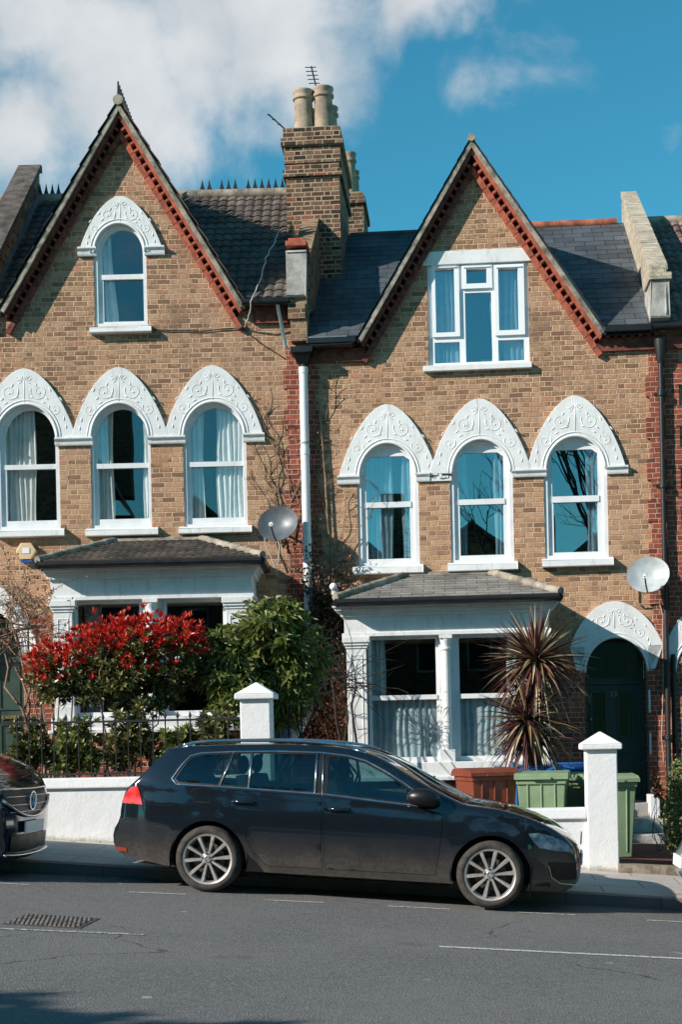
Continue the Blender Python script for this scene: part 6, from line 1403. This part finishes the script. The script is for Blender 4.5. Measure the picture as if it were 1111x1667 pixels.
def build_car(label, paint, matrix, rz_extra=0, front='golf', zk=1.0, group=None, detail=True, name='parked_car', cat='car'):
    car = bpy.data.objects.new(name, None); COL.objects.link(car); BASE[car.name] = Vector((0,0,0)); tag(car, label, cat, group)
    car.matrix_world = matrix
    b = MB()
    for s in (-1, 1): b.add(*mapside(body_pf, 0, s))
    # strips across: rear, roof, hood, nose
    seq = OUT; nY = 12; segs = []
    nr, nt, nh = len(rearP)-1, len(topP), len(hoodP)
    zsp = topP[0][1]; mats = []
    X0 = None
    def row(i):
        x, z = seq[i]; w = cw(x, z); o = []
        if i <= nr: bx, bz = -.07, 0
        elif i < nr + nt*.52: bx, bz = 0, .035
        elif i < nr + nt: bx, bz = .10, .03
        elif i < nr + nt + nh: f = (i-nr-nt)/nh; bx, bz = .06*f if f > .3 else .03, .045*(1-f*.8)
        else: bx, bz = .06, 0
        for k in range(nY+1):
            v = -1 + 2*k/nY; g = 1 - v*v*abs(v)**.4
            o.append((x + bx*g, v*w, z + bz*g))
        return o
    rows = [row(i) for i in range(len(seq))]
    g = MB(); tr = MB(); rg = MB()
    tA = nr; iw0 = nr + next(i for i, p in enumerate(topP) if p[0] > cc(612, 68)[0]); iw1 = nr + nt - 2
    rg0 = next(i for i, p in enumerate(rearP) if p[1] > cc(85, 126)[1]); rg1 = nr - 1
    for i in range(len(seq)-1):
        tgt = b
        for k in range(nY):
            T = b; edge = k in (0, nY-1)
            if iw0 <= i < iw1 and not edge: T = g
            if rg0 <= i < rg1 and not edge: T = rg
            if i >= nr + nt + nh - 2 and not edge and front == 'golf': T = tr if seq[i][1] > .33 and (seq[i][1] < .46 or .56 < seq[i][1] < .70) else b
            T.add([rows[i][k], rows[i][k+1], rows[i+1][k+1], rows[i+1][k]], [(0,1,2,3)])
    b.add([(-.8, -.7, .22), (3.2, -.7, .22), (3.2, .7, .22), (-.8, .7, .22)], [(0,3,2,1)])
    b.build('body', paint, car, smooth=True, recalc=True)
    g.build('windscreen', M['cglassc'], car, smooth=True, recalc=True)
    rg.build('rear_window', M['cglass'], car, smooth=True, recalc=True)
    if tr.v: tr.build('grille', M['trim'], car, smooth=True)
    for s in (-1, 1):
        for pf, pl in ((dr_pf, DR), (df_pf, DF)):
            d = MB(); d.add(*mapside(pf, .001, s)); dd = d.build('door', paint, car, smooth=True)
            cx = cc(352, 177) if pf is dr_pf else cc(512+34, 192)
            h = MB(); x0, z0 = (cc(324, 176) if pf is dr_pf else cc(520, 191)); x1, z1 = (cc(353, 175) if pf is dr_pf else cc(571, 191)); x0, z0 = (cc(301,173) if pf is dr_pf else cc(519,190)); x1, z1 = (cc(352,175) if pf is dr_pf else cc(570,192))
            yy = s*(cw((x0+x1)/2, (z0+z1)/2))
            h.tube([(x0, yy - s*.01, z0), (x0 + .02, yy + s*.028, z0), ((x0+x1)/2, yy + s*.034, (z0+z1)/2), (x1 - .02, yy + s*.028, z1), (x1, yy - s*.01, z1)], [.013, .017, .017, .017, .012], 8)
            h.build('handle', paint, dd, smooth=True)
            d = MB(); d.tube(along(pl, -.010, s), .009, 4, cap=False); d.build('door_seal', M['trim'], car)
        t = MB(); t.add(*mapside(dlo_pf, -.002, s)); t.build('window_surround', M['trim'], car, smooth=True)
        for gp in gl_pf: q = MB(); q.add(*mapside(gp, -.006, s)); q.build('side_window', M['cglass'], car, smooth=True)
        if detail:
            ch = MB(); ch.tube(along(DLO, .002, s), .0095, 6, cap=False)
            for a, c2, r in (((303,63),(277,138),.008), ((345,62),(342,143),.010), ((492,64),(492,154),.010), ((506,64),(509,162),.006)):
                p, q2 = cc(*a, .1), cc(*c2, .1); ch.tube([(p[0], s*(cw(*p)+.003), p[1]), ((p[0]+q2[0])/2, s*(cw((p[0]+q2[0])/2, (p[1]+q2[1])/2)+.003), (p[1]+q2[1])/2), (q2[0], s*(cw(*q2)+.003), q2[1])], r, 6)
            ch.build('chrome_trim', M['chrome'], car, smooth=True)
        # roof rail
        rr = MB(); pts = [cc(*q, gh+.05) for q in ((188,47),(215,40),(260,36.5),(340,35),(440,36),(520,42),(575,50),(603,60))]
        rr.tube([(x, s*(cw(x, z-.04)-.055), z) for x, z in chaikin(pts, 1)], .016, 8)
        rr.tube([(x, s*(cw(x, z-.04)-.055), z-.022) for x, z in chaikin([pts[0], pts[1]], 0)], .016, 8)
        rr.tube([(x, s*(cw(x, z-.04)-.055), z-.022) for x, z in chaikin([pts[6], pts[7]], 0)], .016, 8); rr.build('roof_rail', M['chrome'] if detail else M['trim'], car, smooth=True)
        # lamps
        tl = MB(); tl.add(*mapside(panel(poly([(70,141),(87,139),(94,158),(101,180),(53,177),(54,163)], .1)), .008, s)); 
        P = poly([(70,141),(53,177)], .1); tl.build('tail_lamp', M['redl'], car, smooth=True)
        rf = MB(); rf.add(*mapside(panel(poly([(33,276),(60,279),(58,288),(38,286)], .1)), .006, s)); rf.build('reflector', M['orange'], car)
        hl = MB(); hl.add(*mapside(panel(poly([(974,243),(998,242),(1034,252),(1062,268),(1075,287),(1040,284),(1000,276),(986,262)], .25)), .007, s)); hl.build('headlight', M['hlamp'], car, smooth=True)
        # mirror
        mx, mz = cc(733, 165, -.1); mm = MB(); y0 = s*(cw(mx, mz) + .10)
        mm.ball((mx, y0, mz), (.155, .09, .085), 16, 10); mm.tube([(mx + .12, s*(cw(mx+.1, mz-.06)-.02), mz - .05), (mx + .06, y0 - s*.03, mz - .05)], .035, 8); mm.build('wing_mirror', M['trim'], car, smooth=True)
        # arch liners and sill
        for c in (WR, WF):
            li = MB(); n = 20; vs = []
            for k, yy in enumerate((cw(c[0], .6)-.03, .45)):
                for i in range(n+1): a = PI*1.15*i/n - PI*.075; vs.append((c[0] + (ra+.012)*math.cos(a), s*yy, c[1] + (ra+.012)*math.sin(a)))
            li.add(vs, [(i, i+1, i+n+2, i+n+1) for i in range(n)]); li.add([(c[0]-.4, s*.45, .12), (c[0]+.4, s*.45, .12), (c[0]+.4, s*.45, .75), (c[0]-.4, s*.45, .75)], [(0,1,2,3)]); li.build('arch_liner', M['trim'], car)
        for c in (WR, WF): wheel(car, c, s*(.80 if c is WR else .795), s)
    if detail:
        fl = MB(); q = poly([(207,151),(218,145),(245,146),(254,156),(250,176),(215,174)]); fl.tube(along(q, -.0015, -1), .0035, 4, cap=False); fl.build('fuel_flap', M['trim'], car)
        cr = MB(); cr.tube([(x, -(cw(x, z)+.002), z) for x, z in [cc(*k, .1) for k in ((101,180),(140,181),(175,183))]], .004, 4); cr.tube([(x, -(cw(x, z)+.000), z) for x, z in [cc(*k, .1) for k in ((100,181),(110,215),(130,228),(160,232))]], .003, 4); cr.build('panel_gap', M['trim'], car)
        fg = MB(); fg.tube([(x, -(cw(x, z)+.004), z) for x, z in [cc(*k, .2) for k in ((1020,318),(1026,345),(1045,360),(1088,366))]], .007, 6); fg.build('bumper_trim', M['chrome'], car)
        fo = MB(); fo.add(*mapside(panel(poly([(1018,308),(1082,312),(1084,350),(1040,352),(1024,338)], .25)), .003, -1)); fo.build('lower_intake', M['trim'], car)
        mf = MB(); c0 = cc(967, 372, -.0); mf.add([(WF[0]+.365, -.90, .12), (WF[0]+.375, -.86, .12), (WF[0]+.39, -.87, .42), (WF[0]+.37, -.905, .42)], [(0,1,2,3)]); mf.build('arch_edge', M['trim'], car)

    # cabin
    c = MB(); c.box(-.6, 2.1, -.74, .74, .30, .62)
    for sx in (.55, 1.42):
        for sy in (-.36, .36):
            c.hexa([(sx-.28, sy-.24, .6), (sx-.12, sy-.24, .6), (sx-.12, sy+.24, .6), (sx-.28, sy+.24, .6)], [(sx-.40, sy-.2, 1.10), (sx-.30, sy-.2, 1.10), (sx-.30, sy+.2, 1.10), (sx-.40, sy+.2, 1.10)])
            c.box(sx-.2, sx+.35, sy-.24, sy+.24, .55, .70)
            c.ball((sx-.37, sy, 1.20), (.055, .14, .095), 10, 6)
    c.box(2.0, 2.35, -.7, .7, .6, .92)
    c.tube([(1.93 + .06*math.sin(a), .36 + .18*math.cos(a), .98 + .17*math.sin(a)) for a in [2*PI*i/16 for i in range(17)]], .014, 6, cap=False)
    c.build('seats', M['cabin'], car, smooth=True, angle=50)
    pr = MB(); xn, zn = noseP[-1][0], 0
    if front == 'suv':
        ZM = lambda z: z + .27*sstep(.32, .72, z)
        for ch in car.children:
            if ch.type != 'MESH': continue
            for v in ch.data.vertices: v.co.z = ZM(v.co.z)
            ch.data.update()
        prof = sorted([(ZM(z), x) for x, z in noseP + hoodP[-12:]])
        def nx(z):
            for i in range(len(prof)-1):
                if prof[i][0] <= z <= prof[i+1][0]:
                    f = (z-prof[i][0])/max(1e-6, prof[i+1][0]-prof[i][0]); return prof[i][1]*(1-f) + prof[i+1][1]*f
            return prof[0][1] if z < prof[0][0] else prof[-1][1]
        def fs(y, z, o=.012): v = min(1, abs(y)/.67); return (nx(z) + .06*(1 - v**2.4) + o, y, z)
        def patch(nm, y1, z0, z1, mat, o=.012, zc=0):
            m = MB(); nyy, nzz = 20, 5; vs = []
            for j in range(nzz+1):
                for i in range(nyy+1):
                    y = -y1 + 2*y1*i/nyy; zz = z0 + (z1-z0)*j/nzz + (zc*(abs(y)/y1)**2*(1-j/nzz)); vs.append(fs(y, zz, o))
            m.add(vs, [(j*(nyy+1)+i, j*(nyy+1)+i+1, (j+1)*(nyy+1)+i+1, (j+1)*(nyy+1)+i) for j in range(nzz) for i in range(nyy)]); return m.build(nm, mat, car)
        patch('grille', .60, .60, .84, M['trim'], .012, .12); patch('lower_grille', .50, .27, .42, M['trim'])
        cbm = MB()
        def bar(z, r, w, lift=0, o=.016): cbm.tube([fs(-w + 2*w*i/24, z + lift*(abs(-w + 2*w*i/24)/w)**2, o) for i in range(25)], r, 6)
        bar(.845, .011, .64); bar(.775, .005, .56); bar(.70, .005, .56); bar(.635, .005, .52); bar(.585, .016, .66, .17, .022); bar(.225, .014, .6, .02, .02); cbm.build('chrome_trim', M['chrome'], car, smooth=True)
        e = fs(0, .73, .03); emblem(car, e, .085, 'x')
        pl = MB(); px_ = fs(0, .49, .03)[0]; pl.box(px_ - .005, px_ + .01, -.26, .26, .435, .545); pl.build('number_plate', M['plate'], car, bevel=.003)
    else:
        xf = max(p[0] for p in noseP) + .06
        emblem(car, (xf-.01, 0, .64), .06, 'x'); pl = MB(); pl.box(xf-.01, xf+.01, -.26, .26, .40, .51); pl.build('number_plate', M['plate'], car, bevel=.004)
        xr = min(p[0] for p in rearP) - .05; pl = MB(); pl.box(xr-.03, xr-.01, -.26, .26, .44, .55); pl.build('number_plate', M['plate'], car, bevel=.004)
    return car
carM = CF.M @ Matrix.Translation((CX0, .90, CZ0)) @ Matrix.Rotation(CSL, 4, 'Y')
estate = build_car('dusty black estate car parked at the kerb in the middle of the picture', M['paint'], carM)
# dark blue car nosing in at the left edge
gs = math.atan(GR)
xn = max(p[0] for p in noseP) + .12
nx0, ny0 = S.g(76, 1402, Z0, GR); yy = -7.55
xt = S.p(68, 1340, yy)[0]
car2M = S.M @ Matrix.Translation((xt - xn*1.0, yy, road(xt - xn))) @ Matrix.Rotation(-.07, 4, 'Z') @ Matrix.Rotation(gs, 4, 'Y') @ Matrix.Diagonal((1, 1, 1.03, 1))
suv = build_car('shiny dark blue car whose nose, grille and number plate enter at the left edge', M['paint2'], car2M, front='suv', detail=False)
xt = S.p(1098, 1412, -7.5)[0]; xr = min(p[0] for p in rearP) - .07
car3M = S.M @ Matrix.Translation((xt - xr, -7.5, road(xt - xr))) @ Matrix.Rotation(gs, 4, 'Y')
build_car('silver car of which only the rear bumper shows at the right edge', M['paint3'], car3M, detail=False)
